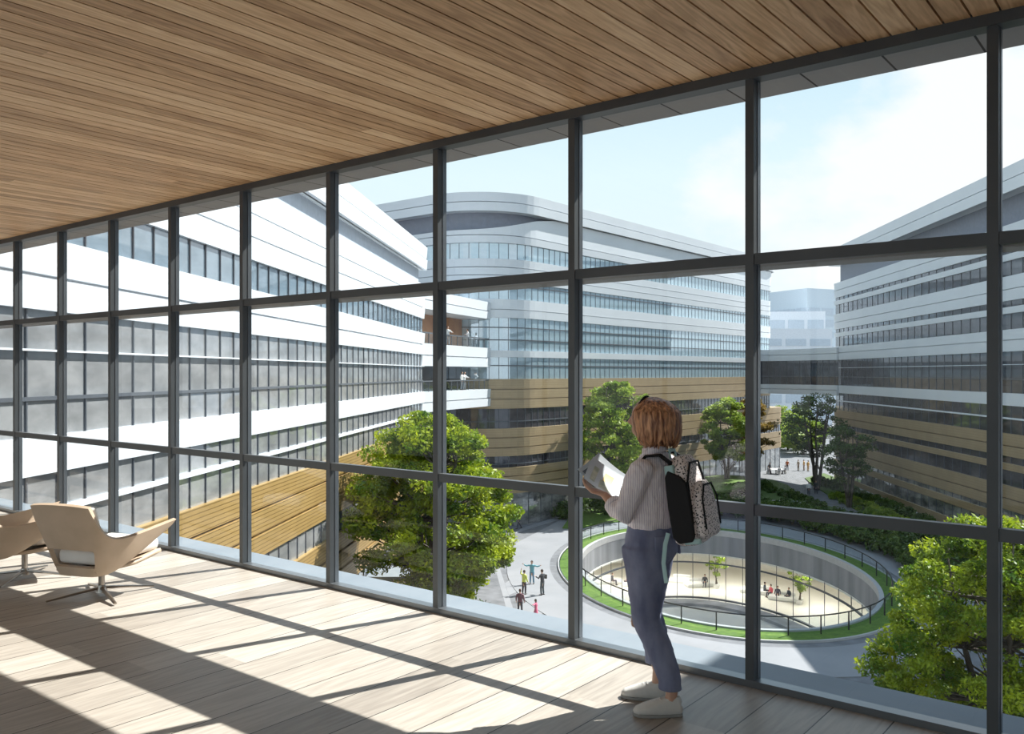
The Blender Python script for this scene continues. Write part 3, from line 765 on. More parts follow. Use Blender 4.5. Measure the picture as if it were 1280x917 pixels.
# shrubs on the garden front, along the bed and by the left building
k = 0
GL = 'low dark garden shrubs'
def along(pts, n):
    P = [Vector(p) for p in pts]; Ls = [(P[i + 1] - P[i]).length for i in range(len(P) - 1)]; T = sum(Ls); out = []
    for j in range(n):
        s = (j + .5) / n * T; i = 0
        while s > Ls[i]: s -= Ls[i]; i += 1
        out.append(P[i].lerp(P[i + 1], s / Ls[i]))
    return out
def sh(x, y, z, r, h, mt, lb, gr, leaf=.16, n=16):
    global k; k += 1
    shrub('garden_shrub', lb, x, y, z, r, h, n, leaf, M[mt], 100 + k, gr)
for p in along(front, 26): sh(p.x + .3, p.y + .9, GZ, 1.5, 2.5, 'leafH', 'dark green hedge shrub in the row along the garden front', 'front hedge row', n=22)
for p in along([(q[0] + 2.6, q[1] + 3.2) for q in front], 20): sh(p.x, p.y, TZ, 1.5, 2.2, 'leafC', 'green shrub in the second row on the garden edge', 'second hedge row', n=14)
for p in along([gp(x, y) for x, y in [(1020, 603), (1060, 617), (1105, 634), (1150, 655), (1185, 680)]], 14): sh(p.x, p.y, TZ, 1.3, 1.2, 'leafH', 'low shrub in the bed along the right building', 'shrubs along the right building', n=12)
for p in along([gp(x, y) for x, y in [(1045, 622), (1090, 640), (1140, 664)]], 8): sh(p.x, p.y, TZ, 1.2, 1.0, 'leafB', 'lighter low shrub at the path side of the right bed', 'path side shrubs', n=12)
for p in along([gp(x, y) for x, y in [(950, 612), (985, 620), (1030, 638)]], 7): sh(p.x, p.y, TZ, 1.2, .9, 'leafH', 'low shrub on the dark lawn left of the garden path', 'shrubs on the dark lawn', n=12)
for p in along([(8.0, 96), (12, 95.0), (15, 100), (18, 105)], 9): sh(p.x, p.y, GZ, 1.7, 2.6, 'leafC', 'dark shrub at the foot of the tall light green tree', 'shrubs below the light green tree', n=16)
for p in along([(25.5, 108), (28, 111), (31, 114), (34, 115)], 6): sh(p.x, p.y, TZ, 1.4, 1.3, 'leafC', 'shrub below the round green tree', 'shrubs below the round trees', n=12)
for p in along([(3, 96), (6.5, 92)], 4): sh(p.x, p.y, GZ, 1.5, 1.8, 'leafH', 'dark hedge shrub at the base of the rounded corner', 'hedge by the rounded corner', n=14)
for p in along([(-5.8, 43.5), (-4.2, 46), (-2.8, 49), (-3.2, 54)], 8): sh(p.x, p.y, GZ + .2, 1.4, 1.9, 'leafC', 'dense shrub under the big bright tree', 'shrubs under the big tree', .12, 18)
for p in along([(13.5, 33.5), (15.5, 29), (19, 26.5), (22, 30)], 8): sh(p.x, p.y, GZ, 1.6, 2.2, 'leafC', 'dense shrub under the tree at the right edge', 'shrubs under the right tree', .1, 20)

# ------------------------------------------------------------------ small figures
def cloth_mat(name, c): 
    if name not in M: M[name] = flat(name, c, .8)
    return M[name]
def figure(label, x, y, z, face, shirt=(.1, .1, .12), trousers=(.06, .06, .08), hair=(.03, .02, .015), h=1.7, pose='stand', larm=None, rarm=None, group=None, skirt=False, bag=None, name='person'):
    """face = heading angle of the body's forward direction; joints in metres for a 1.7 m body"""
    root = empty(name, (x, y, z), face - pi / 2, label=label, cat='person', group=group)
    s = h / 1.7; V = lambda *a: Vector(a) * s
    sit = pose == 'sit'; zo = -.43 if sit else 0
    hip = V(0, 0, .92 + zo); chest = V(0, .02, 1.28 + zo); neck = V(0, .02, 1.44 + zo); head = V(0, .05, 1.60 + zo)
    if sit: knees = [V(-.12, .42, .48), V(.12, .42, .48)]; feet = [V(-.12, .44, .06), V(.12, .46, .06)]
    elif pose == 'walk': knees = [V(-.10, .18, .5), V(.10, -.05, .5)]; feet = [V(-.10, .28, .06), V(.10, -.28, .08)]
    else: knees = [V(-.11, .03, .5), V(.11, .03, .5)]; feet = [V(-.13, 0, .05), V(.13, 0, .05)]
    la = larm or [(-.26, .0, 1.12), (-.27, .12, .88)]; ra = rarm or [(.26, .0, 1.12), (.27, .12, .88)]
    la = [V(a[0], a[1], a[2] + zo) for a in la]; ra = [V(a[0], a[1], a[2] + zo) for a in ra]
    ls, rs = V(-.18, .02, 1.38 + zo), V(.18, .02, 1.38 + zo)
    b = MB()
    b.tube([neck - V(0, 0, .06), neck + V(0, .01, .06)], .05 * s, 8); b.ball(head, (.078 * s, .095 * s, .115 * s), 12, 8)
    b.ball(head + V(0, .095, -.01), .018 * s, 6, 5)
    for e_ in (-1, 1): b.ball(head + V(.078 * e_, 0, 0), (.012 * s, .02 * s, .03 * s), 6, 5)
    for sh_, arm in ((ls, la), (rs, ra)):
        hd = arm[1] + (arm[1] - arm[0]).normalized() * .09 * s
        b.tube([sh_, arm[0], arm[1]], [.043 * s, .037 * s, .026 * s], 8); b.tube([arm[1], arm[1].lerp(hd, .6), hd], [(.03 * s, .018 * s), (.038 * s, .018 * s), (.03 * s, .012 * s)], 8)
        for q in range(4): b.tube([hd, hd + (hd - arm[1]).normalized() * .06 * s + V(.012 * (q - 1.5), 0, 0)], [.009 * s, .007 * s], 5)
        b.tube([arm[1].lerp(hd, .4), arm[1].lerp(hd, .9) + V(0, .04, .0)], [.011 * s, .008 * s], 5)
    for kn, ft in zip(knees, feet):
        b.tube([hip, kn, ft + V(0, 0, .04)], [.07 * s, .055 * s, .035 * s], 8)
    b.tube([hip, chest, neck], [(.13 * s, .09 * s), (.14 * s, .09 * s), (.05 * s, .05 * s)], 10, side=(1, 0, 0))
    o = b.build('body', M['skin'], root, smooth=True)
    r = o.modifiers.new('r', 'REMESH'); r.mode = 'VOXEL'; r.voxel_size = .016 * s; r.use_smooth_shade = True
    # clothing
    c_ = MB(); c_.tube([hip - V(0, 0, .04), hip + V(0, 0, .1), chest, V(0, .02, 1.40 + zo), V(0, .02, 1.45 + zo)], [(.175 * s, .12 * s), (.155 * s, .105 * s), (.185 * s, .12 * s), (.17 * s, .09 * s), (.07 * s, .065 * s)], 12, side=(1, 0, 0))
    for sh_, arm in ((ls, la), (rs, ra)): c_.tube([sh_ + V(0, 0, .0), arm[0], arm[0].lerp(arm[1], .8)], [.065 * s, .054 * s, .044 * s], 8)
    o = c_.build('shirt', cloth_mat('cloth_%02d_%02d_%02d' % tuple(int(q * 99) for q in shirt), shirt), root, smooth=True)
    r = o.modifiers.new('r', 'REMESH'); r.mode = 'VOXEL'; r.voxel_size = .02 * s; r.use_smooth_shade = True
    t_ = MB()
    if skirt: t_.tube([hip + V(0, 0, .06), hip - V(0, 0, .1), knees[0].lerp(knees[1], .5)], [(.15 * s, .11 * s), (.19 * s, .14 * s), (.25 * s, .2 * s)], 12, side=(1, 0, 0))
    else:
        t_.tube([hip + V(0, 0, .06), hip - V(0, 0, .1)], [(.155 * s, .11 * s), (.17 * s, .12 * s)], 12, side=(1, 0, 0))
        for kn, ft, e_ in zip(knees, feet, (-1, 1)): t_.tube([hip + V(.085 * e_, 0, -.03), kn, ft + V(0, 0, .06)], [.095 * s, .072 * s, .06 * s], 8)
    o = t_.build('trousers' if not skirt else 'skirt', cloth_mat('cloth_%02d_%02d_%02d' % tuple(int(q * 99) for q in trousers), trousers), root, smooth=True)
    r = o.modifiers.new('r', 'REMESH'); r.mode = 'VOXEL'; r.voxel_size = .02 * s; r.use_smooth_shade = True
    for ft in feet:
        q = MB(); q.tube([ft + V(0, -.07, .0), ft + V(0, .02, .0), ft + V(0, .17, -.02)], [(.04 * s, .045 * s), (.045 * s, .045 * s), (.04 * s, .02 * s)], 8, side=(1, 0, 0)); q.build('shoe', cloth_mat('shoe_dark', (.03, .03, .03)), root, smooth=True)
    q = MB(); q.ball(head + V(0, -.022, .028), (.09 * s, .1 * s, .11 * s), 12, 8)
    if skirt: q.tube([head + V(0, -.05, 0), head + V(0, -.07, -.16)], [(.08 * s, .05 * s), (.07 * s, .04 * s)], 8, side=(1, 0, 0))
    q.build('hair', cloth_mat('hair_%d' % int(hair[0] * 99), hair), root, smooth=True)
    if bag:
        q = MB(); q.box(bag[0:3], (.12, .3, .3)); bevel(q.build('jacket', cloth_mat('shoe_dark', (.03, .03, .03)), root), .04)
    return root

def fig_px(label, px, py, face, h=1.7, plane=15.5, **kw):
    x, y = gp(px, py, plane); return figure(label, x, y, (GZ if plane == 15.5 else TZ) + .02, radians(face), h=h, **kw)
raised = [(-.34, .05, 1.45), (-.25, .08, 1.74)]
out_l = [(-.42, .05, 1.32), (-.66, .1, 1.42)]; out_r = [(.42, .05, 1.25), (.64, .1, 1.12)]
fig_px('man in a dark suit standing alone on the plaza, left of the group', 604, 730, 60, 1.72, shirt=(.03, .035, .07), trousers=(.03, .035, .07), rarm=[(.24, .1, 1.14), (.1, .3, 1.3)])
fig_px('woman in a yellow-green top with one arm raised, in the plaza group', 655, 743, 50, 1.68, shirt=(.62, .68, .12), trousers=(.04, .03, .04), larm=[(-.34, .05, 1.45), (-.28, .05, 1.72)])
fig_px('person in a teal jacket and jeans with both arms held out, in the plaza group', 665, 730, 255, 1.7, shirt=(.12, .35, .42), trousers=(.1, .22, .32), larm=out_l, rarm=[(.42, .05, 1.32), (.64, .1, 1.45)], hair=(.03, .03, .03))
fig_px('man in black with a jacket on his arm, in the plaza group', 678, 744, 140, 1.78, shirt=(.03, .035, .045), trousers=(.07, .09, .1), larm=[(-.28, .1, 1.15), (-.4, .3, 1.3)], rarm=[(.3, 0, 1.15), (.42, .15, 1.22)], bag=(.5, .15, 1.2))
fig_px('person in a maroon top at the bottom edge of the plaza, seen behind the sill', 650, 769, 80, 1.65, shirt=(.16, .06, .08), trousers=(.05, .05, .06), hair=(.08, .03, .02))
fig_px('girl in a pink dress pointing, at the bottom edge of the plaza', 670, 775, 160, 1.3, shirt=(.65, .13, .22), trousers=(.65, .13, .22), skirt=True, larm=out_l)
fig_px('person in dark clothes walking beside the far edge of the big tree', 649, 661, 200, 1.7, pose='walk', shirt=(.05, .06, .08))
fig_px('person in grey standing farther back on the shaded plaza', 654, 644, 20, 1.7, shirt=(.08, .08, .09))
fig_px('person in a pale top and black trousers at the far edge of the plaza', 672, 640, 0, 1.65, shirt=(.5, .5, .5), trousers=(.03, .03, .03))
G2 = 15.51
fig_px('person in a white top walking on the garden path', 1011, 619, 250, 1.7, G2, pose='walk', shirt=(.7, .7, .7), trousers=(.05, .05, .07))
fig_px('person in dark clothes beside the one in white on the garden path', 1020, 617, 250, 1.7, G2, shirt=(.05, .05, .05))
fig_px('person in an orange top standing behind the garden table', 984, 588, 260, 1.7, G2, shirt=(.5, .15, .06))
fig_px('person in beige on the far garden paving', 998, 588, 200, 1.7, G2, shirt=(.5, .4, .3), trousers=(.3, .25, .2))
fig_px('person in ochre, left of two near the dark tree trunk', 1005, 588, 180, 1.7, G2, shirt=(.6, .35, .1), trousers=(.3, .18, .1))
fig_px('person in amber nearest the dark tree trunk', 1010, 589, 300, 1.7, G2, shirt=(.6, .33, .08), trousers=(.5, .28, .1))
fig_px('person in black at the left end of the garden table', 962, 592, 300, 1.7, G2, shirt=(.03, .03, .04))
# garden table with three seated people
tx, ty = gp(970, 592, G2)
tb = empty('garden_table', (tx, ty, TZ), label='round grey table with seated people on the garden paving', cat='table')
m_ = MB(); m_.tube([(0, 0, .70), (0, 0, .75)], 1.0, 24); m_.build('table_top', M['sofa'], tb)
m_ = MB(); m_.tube([(0, 0, 0), (0, 0, .7)], .08, 10); m_.build('leg', M['railm'], tb)
for dx, dy, fc, lb in ((-1.3, -.2, 0, 'left'), (0.1, -1.35, 90, 'nearest'), (1.4, -.1, 180, 'right')):
    st = empty('stool', (tx + dx, ty + dy, TZ), label='grey cube stool at the garden table, %s one' % lb, cat='stool'); m_ = MB(); m_.tube([(0, 0, 0), (0, 0, .42)], .22, 12); m_.build('seat', M['sofa'], st)
    figure('person in grey and white seated at the garden table, %s one' % lb, tx + dx, ty + dy, TZ, radians(fc), pose='sit', shirt=(.4, .4, .42), trousers=(.05, .05, .06))
# balcony people
def wing_pt(t, off): return (-7.7 + 5.3 * t - .95 * off, 71.8 + 15.2 * t + .33 * off)
for t, zr, fc, lb, sc_ in ((.42, 2.5, -60, 'person in white leaning on the upper balcony rail near the vertical bar', (.75, .74, .72)), (.72, 2.5, 200, 'person in a pale shirt gesturing on the upper balcony', (.6, .6, .62)),
                       (.60, -1.6, -20, 'left one of a pair in white on the lower balcony', (.8, .78, .75)), (.64, -1.6, -30, 'right one of a pair in white on the lower balcony', (.8, .8, .8))):
    x, y = wing_pt(t, .35 if 'lower' not in lb else .2); figure(lb, x, y, E + zr, radians(fc), shirt=sc_, trousers=(.3, .3, .32), larm=[(-.3, .15, 1.2), (-.3, .38, 1.15)])
# lobby: loungers, plants and people seen through the far glass
def lob(px, py): return gp(px, py, 22.3)
for i, (px, py, wd, rz_, lb) in enumerate([(752, 728, 4.2, .1, 'long white lounge sofa left in the lobby'), (798, 732, 3.4, -.2, 'white lounge island in the lobby behind the woman'), (853, 727, 3.2, -.3, 'angular white bench beside the lobby plant'), (876, 732, 3.4, .2, 'white lounge island with one sitter in the lobby'), (953, 742, 4.4, -.5, 'long white lounge sofa right in the lobby'), (982, 750, 3.2, -.5, 'white bench beside the right lobby plant')]):
    x, y = lob(px, py); r = empty('lounge_sofa', (x, y, LZ), rz_, label=lb, cat='sofa')
    m_ = MB(); m_.box((0, 0, .21), (wd, 1.3, .42)); bevel(m_.build('seat', M['sofa'], r), .12, 3)
    m_ = MB(); m_.box((-.1, .52, .55), (wd * .6, .25, .34)); bevel(m_.build('backrest', M['sofa'], r), .08, 3)
for px, py, fc, c_, lb in [(763, 726, -20, (.06, .06, .07), 'person in dark clothes seated at the left end of the lobby sofas'), (783, 727, 200, (.5, .1, .12), 'person in red seated in the lobby left of the woman'), (789, 724, 230, (.08, .08, .1), 'person in black seated next to the one in red'),
                           (877, 728, 250, (.05, .05, .06), 'person in black seated alone near the lobby plant'), (950, 738, -30, (.06, .07, .09), 'dark clothed person leftmost on the right lobby sofa'), (958, 741, 200, (.6, .1, .12), 'person in red on the right lobby sofa'), (966, 743, 250, (.06, .06, .09), 'person in navy between the red top and the bench'), (980, 745, 200, (.05, .06, .08), 'person in black on the bench beside the right lobby plant')]:
    x, y = lob(px, py); figure(lb, x, y - 1.6, LZ, radians(fc), pose='sit', shirt=c_, trousers=(.04, .04, .06))
for px, py, lb in ((896, 735, 'indoor potted tree beside the lone lobby sitter'), (999, 755, 'indoor potted tree at the right lobby bench')):
    x, y = lob(px, py); r = tree('potted_tree', lb, (x, y, LZ + .4), 3.4, 1.0, 1.0, 22, .12, 60, M['leafB'], 60 + px, 2, .35, .2); r['category'] = 'plant'
    m_ = MB(); m_.tube([(0, 0, -.4), (0, 0, .05)], [.25, .36], 14); m_.build('pot', M['sofa'], r)

# ------------------------------------------------------------------ lounge chairs
def lounge_chair(label, X, Y, face):
    root = empty('lounge_chair', (X, Y, 0), face - pi / 2, label=label, cat='chair', group=None)
    # shell: u from left arm tip, round the back, to the right arm tip
    keys = [  # x, y_top, z_top, x_bot, y_bot, z_bot
        (-.43, .34, .585, -.41, .31, .545), (-.395, .15, .55, -.34, .12, .41), (-.36, -.05, .515, -.28, -.05, .29), (-.325, -.20, .50, -.23, -.16, .235),
        (-.30, -.31, .56, -.20, -.21, .225), (-.275, -.41, .775, -.165, -.245, .22), (-.14, -.43, .79, -.08, -.26, .22), (0, -.435, .792, 0, -.265, .22)]
    full = keys + [(-a, b_, c_, -d, e_, f_) for a, b_, c_, d, e_, f_ in reversed(keys[:-1])]
    rows = 9; cols = len(full); vs = []
    for (xt, yt, zt, xb, yb, zb) in full:
        for j in range(rows):
            t = j / (rows - 1); zz = zb + (zt - zb) * t
            tt = t ** .8
            vs.append((xb + (xt - xb) * tt, yb + (yt - yb) * t ** 1.15, zz))
    fs = []
    for i in range(cols - 1):
        for j in range(rows - 1):
            if 5 <= i <= 8 and j in (1, 2): continue          # slot at the foot of the back
            fs.append((i * rows + j, i * rows + j + 1, (i + 1) * rows + j + 1, (i + 1) * rows + j))
    m_ = MB(); m_.add(vs, fs); o = recalc(m_.build('shell', M['leather'], root, smooth=True))
    q = o.modifiers.new('s', 'SOLIDIFY'); q.thickness = .034; q.offset = 0
    q = o.modifiers.new('b', 'BEVEL'); q.width = .008; q.segments = 2; q.limit_method = 'ANGLE'; q.angle_limit = radians(50)
    q = o.modifiers.new('u', 'SUBSURF'); q.levels = 2; q.render_levels = 2
    # seat pan
    n = 9; vs = []
    for i in range(n):
        y = -.26 + .60 * i / (n - 1)
        for j in range(n):
            s = -1 + 2 * j / (n - 1); hw = .19 + (.10 * min(1, i / 4))
            vs.append((s * hw, y, .232 + .028 * s * s + .06 * (i / (n - 1)) ** 2))
    fs = [(i * n + j, i * n + j + 1, (i + 1) * n + j + 1, (i + 1) * n + j) for i in range(n - 1) for j in range(n - 1)]
    m_ = MB(); m_.add(vs, fs); o = m_.build('seat_pan', M['leather'], root, smooth=True); q = o.modifiers.new('s', 'SOLIDIFY'); q.thickness = .03; q.offset = 0
    # cushion
    m_ = MB(); m_.box((0, .06, .355), (.52, .62, .12)); o = m_.build('seat_cushion', M['cushion'], root, smooth=True)
    for v in o.data.vertices:
        if v.co.y < 0: v.co.x *= .76
        v.co.z += .05 * max(0, v.co.y)
    q = o.modifiers.new('b', 'BEVEL'); q.width = .045; q.segments = 4; 
    m_ = MB(); m_.box((0, -.255, .60), (.44, .05, .32), mat=Matrix.Rotation(radians(17), 3, 'X')); o = m_.build('back_cushion', M['cushion'], root, smooth=True)
    q = o.modifiers.new('b', 'BEVEL'); q.width = .024; q.segments = 3
    m_ = MB(); m_.tube([(0, 0, .04), (0, 0, .235)], .024, 16); m_.tube([(0, 0, .218), (0, 0, .232)], .09, 16); m_.build('pedestal', M['chrome'], root, smooth=False)
    m_ = MB(); m_.tube([(0, 0, .03), (0, 0, .085)], [.045, .03], 16); m_.build('hub', M['chrome'], root)
    for kk in range(4):
        th = radians(45 + 90 * kk + 12)
        m_ = MB(); m_.tube([(.02 * cos(th), .02 * sin(th), .065), (.2 * cos(th), .2 * sin(th), .045), (.40 * cos(th), .40 * sin(th), .018)], [(.020, .012), (.017, .010), (.012, .007)], 8, side=(-sin(th), cos(th), 0), sq=.5)
        m_.build('base_leg', M['chrome'], root)
    return root
def rpx(px, py): 
    Z = E * F / (py - 466); return (px - 640) / F * Z, Z
x, y = rpx(127, 744); lounge_chair('cream leather lounge chair with its whole back in view, standing nearer the window', x, y, radians(72))
x, y = rpx(38, 722); lounge_chair('cream leather lounge chair cut off by the left picture edge', x - .05, y, radians(36))

# ------------------------------------------------------------------ the woman
def stripe_mat(name, c1, c2, pitch):
    m, nt, b = new_mat(name); setp(b, rough=.8, spec=.2)
    tc = nt.nodes.new('ShaderNodeTexCoord'); sx = nt.nodes.new('ShaderNodeSeparateXYZ'); nt.links.new(tc.outputs['Object'], sx.inputs[0])
    n = nt.nodes.new('ShaderNodeTexNoise'); n.inputs['Scale'].default_value = 7; nt.links.new(tc.outputs['Object'], n.inputs['Vector'])
    v = math_node(nt, 'ADD', math_node(nt, 'ADD', sx.outputs[1], math_node(nt, 'MULTIPLY', sx.outputs[0], -.45)), math_node(nt, 'MULTIPLY', n.outputs['Fac'], .02))
    fr = math_node(nt, 'FRACT', math_node(nt, 'DIVIDE', v, pitch)); g = math_node(nt, 'LESS_THAN', fr, .30)
    mx = nt.nodes.new('ShaderNodeMix'); mx.data_type = 'RGBA'; nt.links.new(g, mx.inputs[0]); mx.inputs[6].default_value = (*c1, 1); mx.inputs[7].default_value = (*c2, 1)
    nt.links.new(mx.outputs[2], b.inputs['Base Color'])
    n3 = nt.nodes.new('ShaderNodeTexNoise'); n3.inputs['Scale'].default_value = 11; n3.inputs['Detail'].default_value = 3; n3.inputs['Distortion'].default_value = 1.0
    mp = nt.nodes.new('ShaderNodeMapping'); mp.inputs['Scale'].default_value = (1, 1, .45); nt.links.new(tc.outputs['Object'], mp.inputs[0]); nt.links.new(mp.outputs[0], n3.inputs['Vector'])
    bp = nt.nodes.new('ShaderNodeBump'); bp.inputs['Strength'].default_value = .7; bp.inputs['Distance'].default_value = .03
    nt.links.new(n3.outputs['Fac'], bp.inputs['Height']); nt.links.new(bp.outputs[0], b.inputs['Normal'])
    return m
def speck_mat(name):
    m, nt, b = new_mat(name); setp(b, rough=.8, spec=.2)
    tc = nt.nodes.new('ShaderNodeTexCoord'); vo = nt.nodes.new('ShaderNodeTexVoronoi'); vo.inputs['Scale'].default_value = 95; nt.links.new(tc.outputs['Object'], vo.inputs['Vector'])
    g = math_node(nt, 'LESS_THAN', vo.outputs['Distance'], .36)
    mx = nt.nodes.new('ShaderNodeMix'); mx.data_type = 'RGBA'; nt.links.new(g, mx.inputs[0]); mx.inputs[6].default_value = (.88, .80, .78, 1); mx.inputs[7].default_value = (.03, .025, .03, 1)
    nt.links.new(mx.outputs[2], b.inputs['Base Color']); return m
M['shirt'] = stripe_mat('striped_shirt', (.93, .87, .89), (.66, .58, .68), .0125)
M['speck'] = speck_mat('speckled_fabric')
M['denim'] = noisy('denim', (.14, .155, .25), (.30, .325, .45), 9, .85, 0, .5, 8, (1, 1, .5), .2, 'Object', 30)
M['blackf'] = flat('black_fabric', (.012, .012, .014), .85)
M['mint'] = flat('mint_strap', (.45, .66, .66), .7)
M['shoe'] = noisy('canvas_shoe', (.62, .61, .58), (.70, .69, .66), 20, .85, 0, .15)
M['sole'] = flat('shoe_sole', (.30, .30, .29), .7)
M['paper'] = noisy('printed_paper', (.52, .57, .62), (.60, .65, .70), 2, .5)
M['printg'] = noisy('print_green', (.30, .36, .28), (.62, .62, .50), 24, .6)
M['printy'] = flat('print_yellow', (.75, .55, .18), .6)
M['printd'] = flat('print_dark', (.12, .14, .18), .6)
def hair_mat():
    m, nt, b = new_mat('auburn_hair'); setp(b, rough=.42, spec=.5)
    tc = nt.nodes.new('ShaderNodeTexCoord'); mp = nt.nodes.new('ShaderNodeMapping'); mp.inputs['Scale'].default_value = (1, 1, .18); nt.links.new(tc.outputs['Object'], mp.inputs[0])
    n = nt.nodes.new('ShaderNodeTexNoise'); n.inputs['Scale'].default_value = 60; n.inputs['Detail'].default_value = 5; n.inputs['Distortion'].default_value = .6; nt.links.new(mp.outputs[0], n.inputs['Vector'])
    r = nt.nodes.new('ShaderNodeValToRGB'); r.color_ramp.elements[0].position = .35; r.color_ramp.elements[1].position = .68
    r.color_ramp.elements[0].color = (.17, .06, .028, 1); r.color_ramp.elements[1].color = (.80, .42, .22, 1)
    nt.links.new(n.outputs['Fac'], r.inputs[0]); nt.links.new(r.outputs[0], b.inputs['Base Color'])
    bp = nt.nodes.new('ShaderNodeBump'); bp.inputs['Strength'].default_value = .6; bp.inputs['Distance'].default_value = .01
    nt.links.new(n.outputs['Fac'], bp.inputs['Height']); nt.links.new(bp.outputs[0], b.inputs['Normal']); return m
M['hair'] = hair_mat()
def remesh(o, vs=.007, sm=3):
    r = o.modifiers.new('remesh', 'REMESH'); r.mode = 'VOXEL'; r.voxel_size = vs; r.use_smooth_shade = True
    if sm: s = o.modifiers.new('smooth', 'SMOOTH'); s.factor = .6; s.iterations = sm
    return o
WX, WY, WA = .84, 4.60, radians(58)       # origin between the feet; local +y = the way she faces
wr = empty('person', (WX, WY, 0), WA, label='woman with auburn bob in striped shirt and jeans, reading papers at the glass', cat='person')
V = lambda *a: Vector(a)
# joints (x = her right, y = forward)
hipc = V(0, .075, .90)
LH, RH = V(-.085, .075, .86), V(.085, .085, .86)
LK, RK = V(-.075, .085, .47), V(.075, .14, .47)
LA_, RA_ = V(-.085, -.045, .10), V(.085, .10, .10)
# body (skin)
b = MB()
b.tube([V(0, .045, 1.26), V(0, .05, 1.36), V(0, .06, 1.40), V(0, .075, 1.46)], [(.07, .06), (.052, .052), (.048, .05), (.045, .05)], 16, side=(1, 0, 0))
b.ball((0, .085, 1.535), (.072, .088, .108), 20, 14)
b.ball((0, .125, 1.475), (.046, .05, .042), 14, 10)                      # jaw
b.tube([V(0, .165, 1.55), V(0, .192, 1.512), V(0, .17, 1.500)], [.011, .014, .009], 8)    # nose
b.ball((0, .165, 1.478), (.022, .012, .009), 10, 6); b.ball((0, .163, 1.466), (.019, .012, .008), 10, 6)   # lips
for e_ in (-1, 1):
    b.ball((.030 * e_, .158, 1.535), (.013, .011, .009), 10, 6); b.ball((.076 * e_, .08, 1.52), (.010, .02, .032), 10, 6)
# torso core
b.tube([V(0, .07, .90), V(0, .06, 1.08), V(0, .05, 1.25)], [(.12, .08), (.10, .07), (.12, .08)], 16, side=(1, 0, 0))
# arms: left arm bent, forearm forward; right arm likewise
LS, LE, LW = V(-.165, .045, 1.285), V(-.212, .135, 1.045), V(-.115, .285, 1.125)
RS, RE, RW = V(.165, .045, 1.285), V(.20, .15, 1.05), V(.06, .33, 1.145)
def arm(b, S, El, Wr):
    b.tube([S, S.lerp(El, .5), El, El.lerp(Wr, .35), Wr], [.042, .038, .036, .034, .022], 12)
def hand(b, Wr, d, up, curl, size=1.0, side=1):
    """palm from the wrist along d, four fingers and a thumb on the `side`"""
    d = d.normalized(); up = (up - d * up.dot(d)).normalized(); sd_ = d.cross(up)
    P = Wr + d * .085 * size
    b.tube([Wr - d * .01, Wr + d * .03, Wr + d * .07 * size, P], [(.024, .017), (.034, .016), (.040, .014), (.036, .010)], 12, side=sd_)
    for q, (o_, ln) in enumerate(zip((-.03, -.010, .010, .029), (.066, .074, .070, .055))):
        a = P + sd_ * o_ - d * .004; pts = [a]; dr = d.copy()
        for seg, c_ in zip((.42, .32, .26), curl):
            dr = (dr * cos(c_) + up * sin(c_)); 
            pts.append(pts[-1] + dr * ln * seg * size)
            up_n = up
        b.tube(pts, [.0088, .0082, .0074, .006], 8)
    t0 = Wr + d * .03 + sd_ * .03 * side
    b.tube([t0 - sd_ * .012 * side, t0 + sd_ * .022 * side + d * .022, t0 + sd_ * .028 * side + d * .05 + up * .012, t0 + sd_ * .024 * side + d * .07 + up * .022], [.014, .0115, .0095, .0075], 8)
arm(b, LS, LE, LW); arm(b, RS, RE, RW)
hand(b, LW, V(.05, .95, .25), V(.1, -.1, 1), (.35, .5, .5), 1.0, -1)
hand(b, RW, V(-.5, .75, .1), V(0, 0, 1), (.3, .5, .5), 1.0, -1)
# legs
for H_, K_, A_ in ((LH, LK, LA_), (RH, RK, RA_)):
    b.tube([V(0, .07, .92), H_, K_, K_.lerp(A_, .4) + V(0, -.015, 0), A_ + V(0, 0, .06), A_ + V(0, .008, -.02)], [.06, .07, .05, .05, .033, .032], 12)
remesh(b.build('body', M['skin'], wr, smooth=True), .0055, 2)
# shirt
s = MB()
s.tube([V(0, .072, .955), V(0, .072, .99), V(0, .062, 1.08), V(0, .05, 1.19), V(0, .042, 1.27), V(0, .045, 1.325), V(0, .052, 1.36)],
       [(.142, .112), (.162, .132), (.152, .122), (.160, .122), (.165, .108), (.115, .082), (.062, .062)], 28, side=(1, 0, 0))
for S, El, Wr in ((LS, LE, LW), (RS, RE, RW)):
    s.tube([S + V(0, 0, .01), S.lerp(El, .3), S.lerp(El, .7), El + V(0, -.008, .0), El.lerp(Wr, .3), El.lerp(Wr, .42)], [.060, .064, .060, .060, .054, .047], 18)
for S in (LS, RS): s.ball(S + V(0, 0, .0), (.058, .06, .05), 14, 10)
so_ = remesh(s.build('shirt', M['shirt'], wr, smooth=True), .008, 4)
tx_ = bpy.data.textures.new('folds', 'CLOUDS'); tx_.noise_scale = .085
dm = so_.modifiers.new('folds', 'DISPLACE'); dm.texture = tx_; dm.strength = .022; dm.mid_level = .5
s = MB(); s.tube([V(0, .048, 1.335), V(0, .055, 1.375), V(0, .05, 1.385), V(0, .042, 1.352)], [(.066, .066), (.058, .058), (.064, .064), (.078, .076)], 24, side=(1, 0, 0), cap=False)
o = s.build('collar', M['shirt'], wr, smooth=True); q = o.modifiers.new('s', 'SOLIDIFY'); q.thickness = .004
for El, Wr, sg in ((LE, LW, 0), (RE, RW, 1)):
    s = MB(); a0 = El.lerp(Wr, .36); a1 = El.lerp(Wr, .52); s.tube([a0, a1], [.054, .051], 18, cap=False); o = s.build('cuff', M['shirt'], wr, smooth=True); q = o.modifiers.new('s', 'SOLIDIFY'); q.thickness = .008
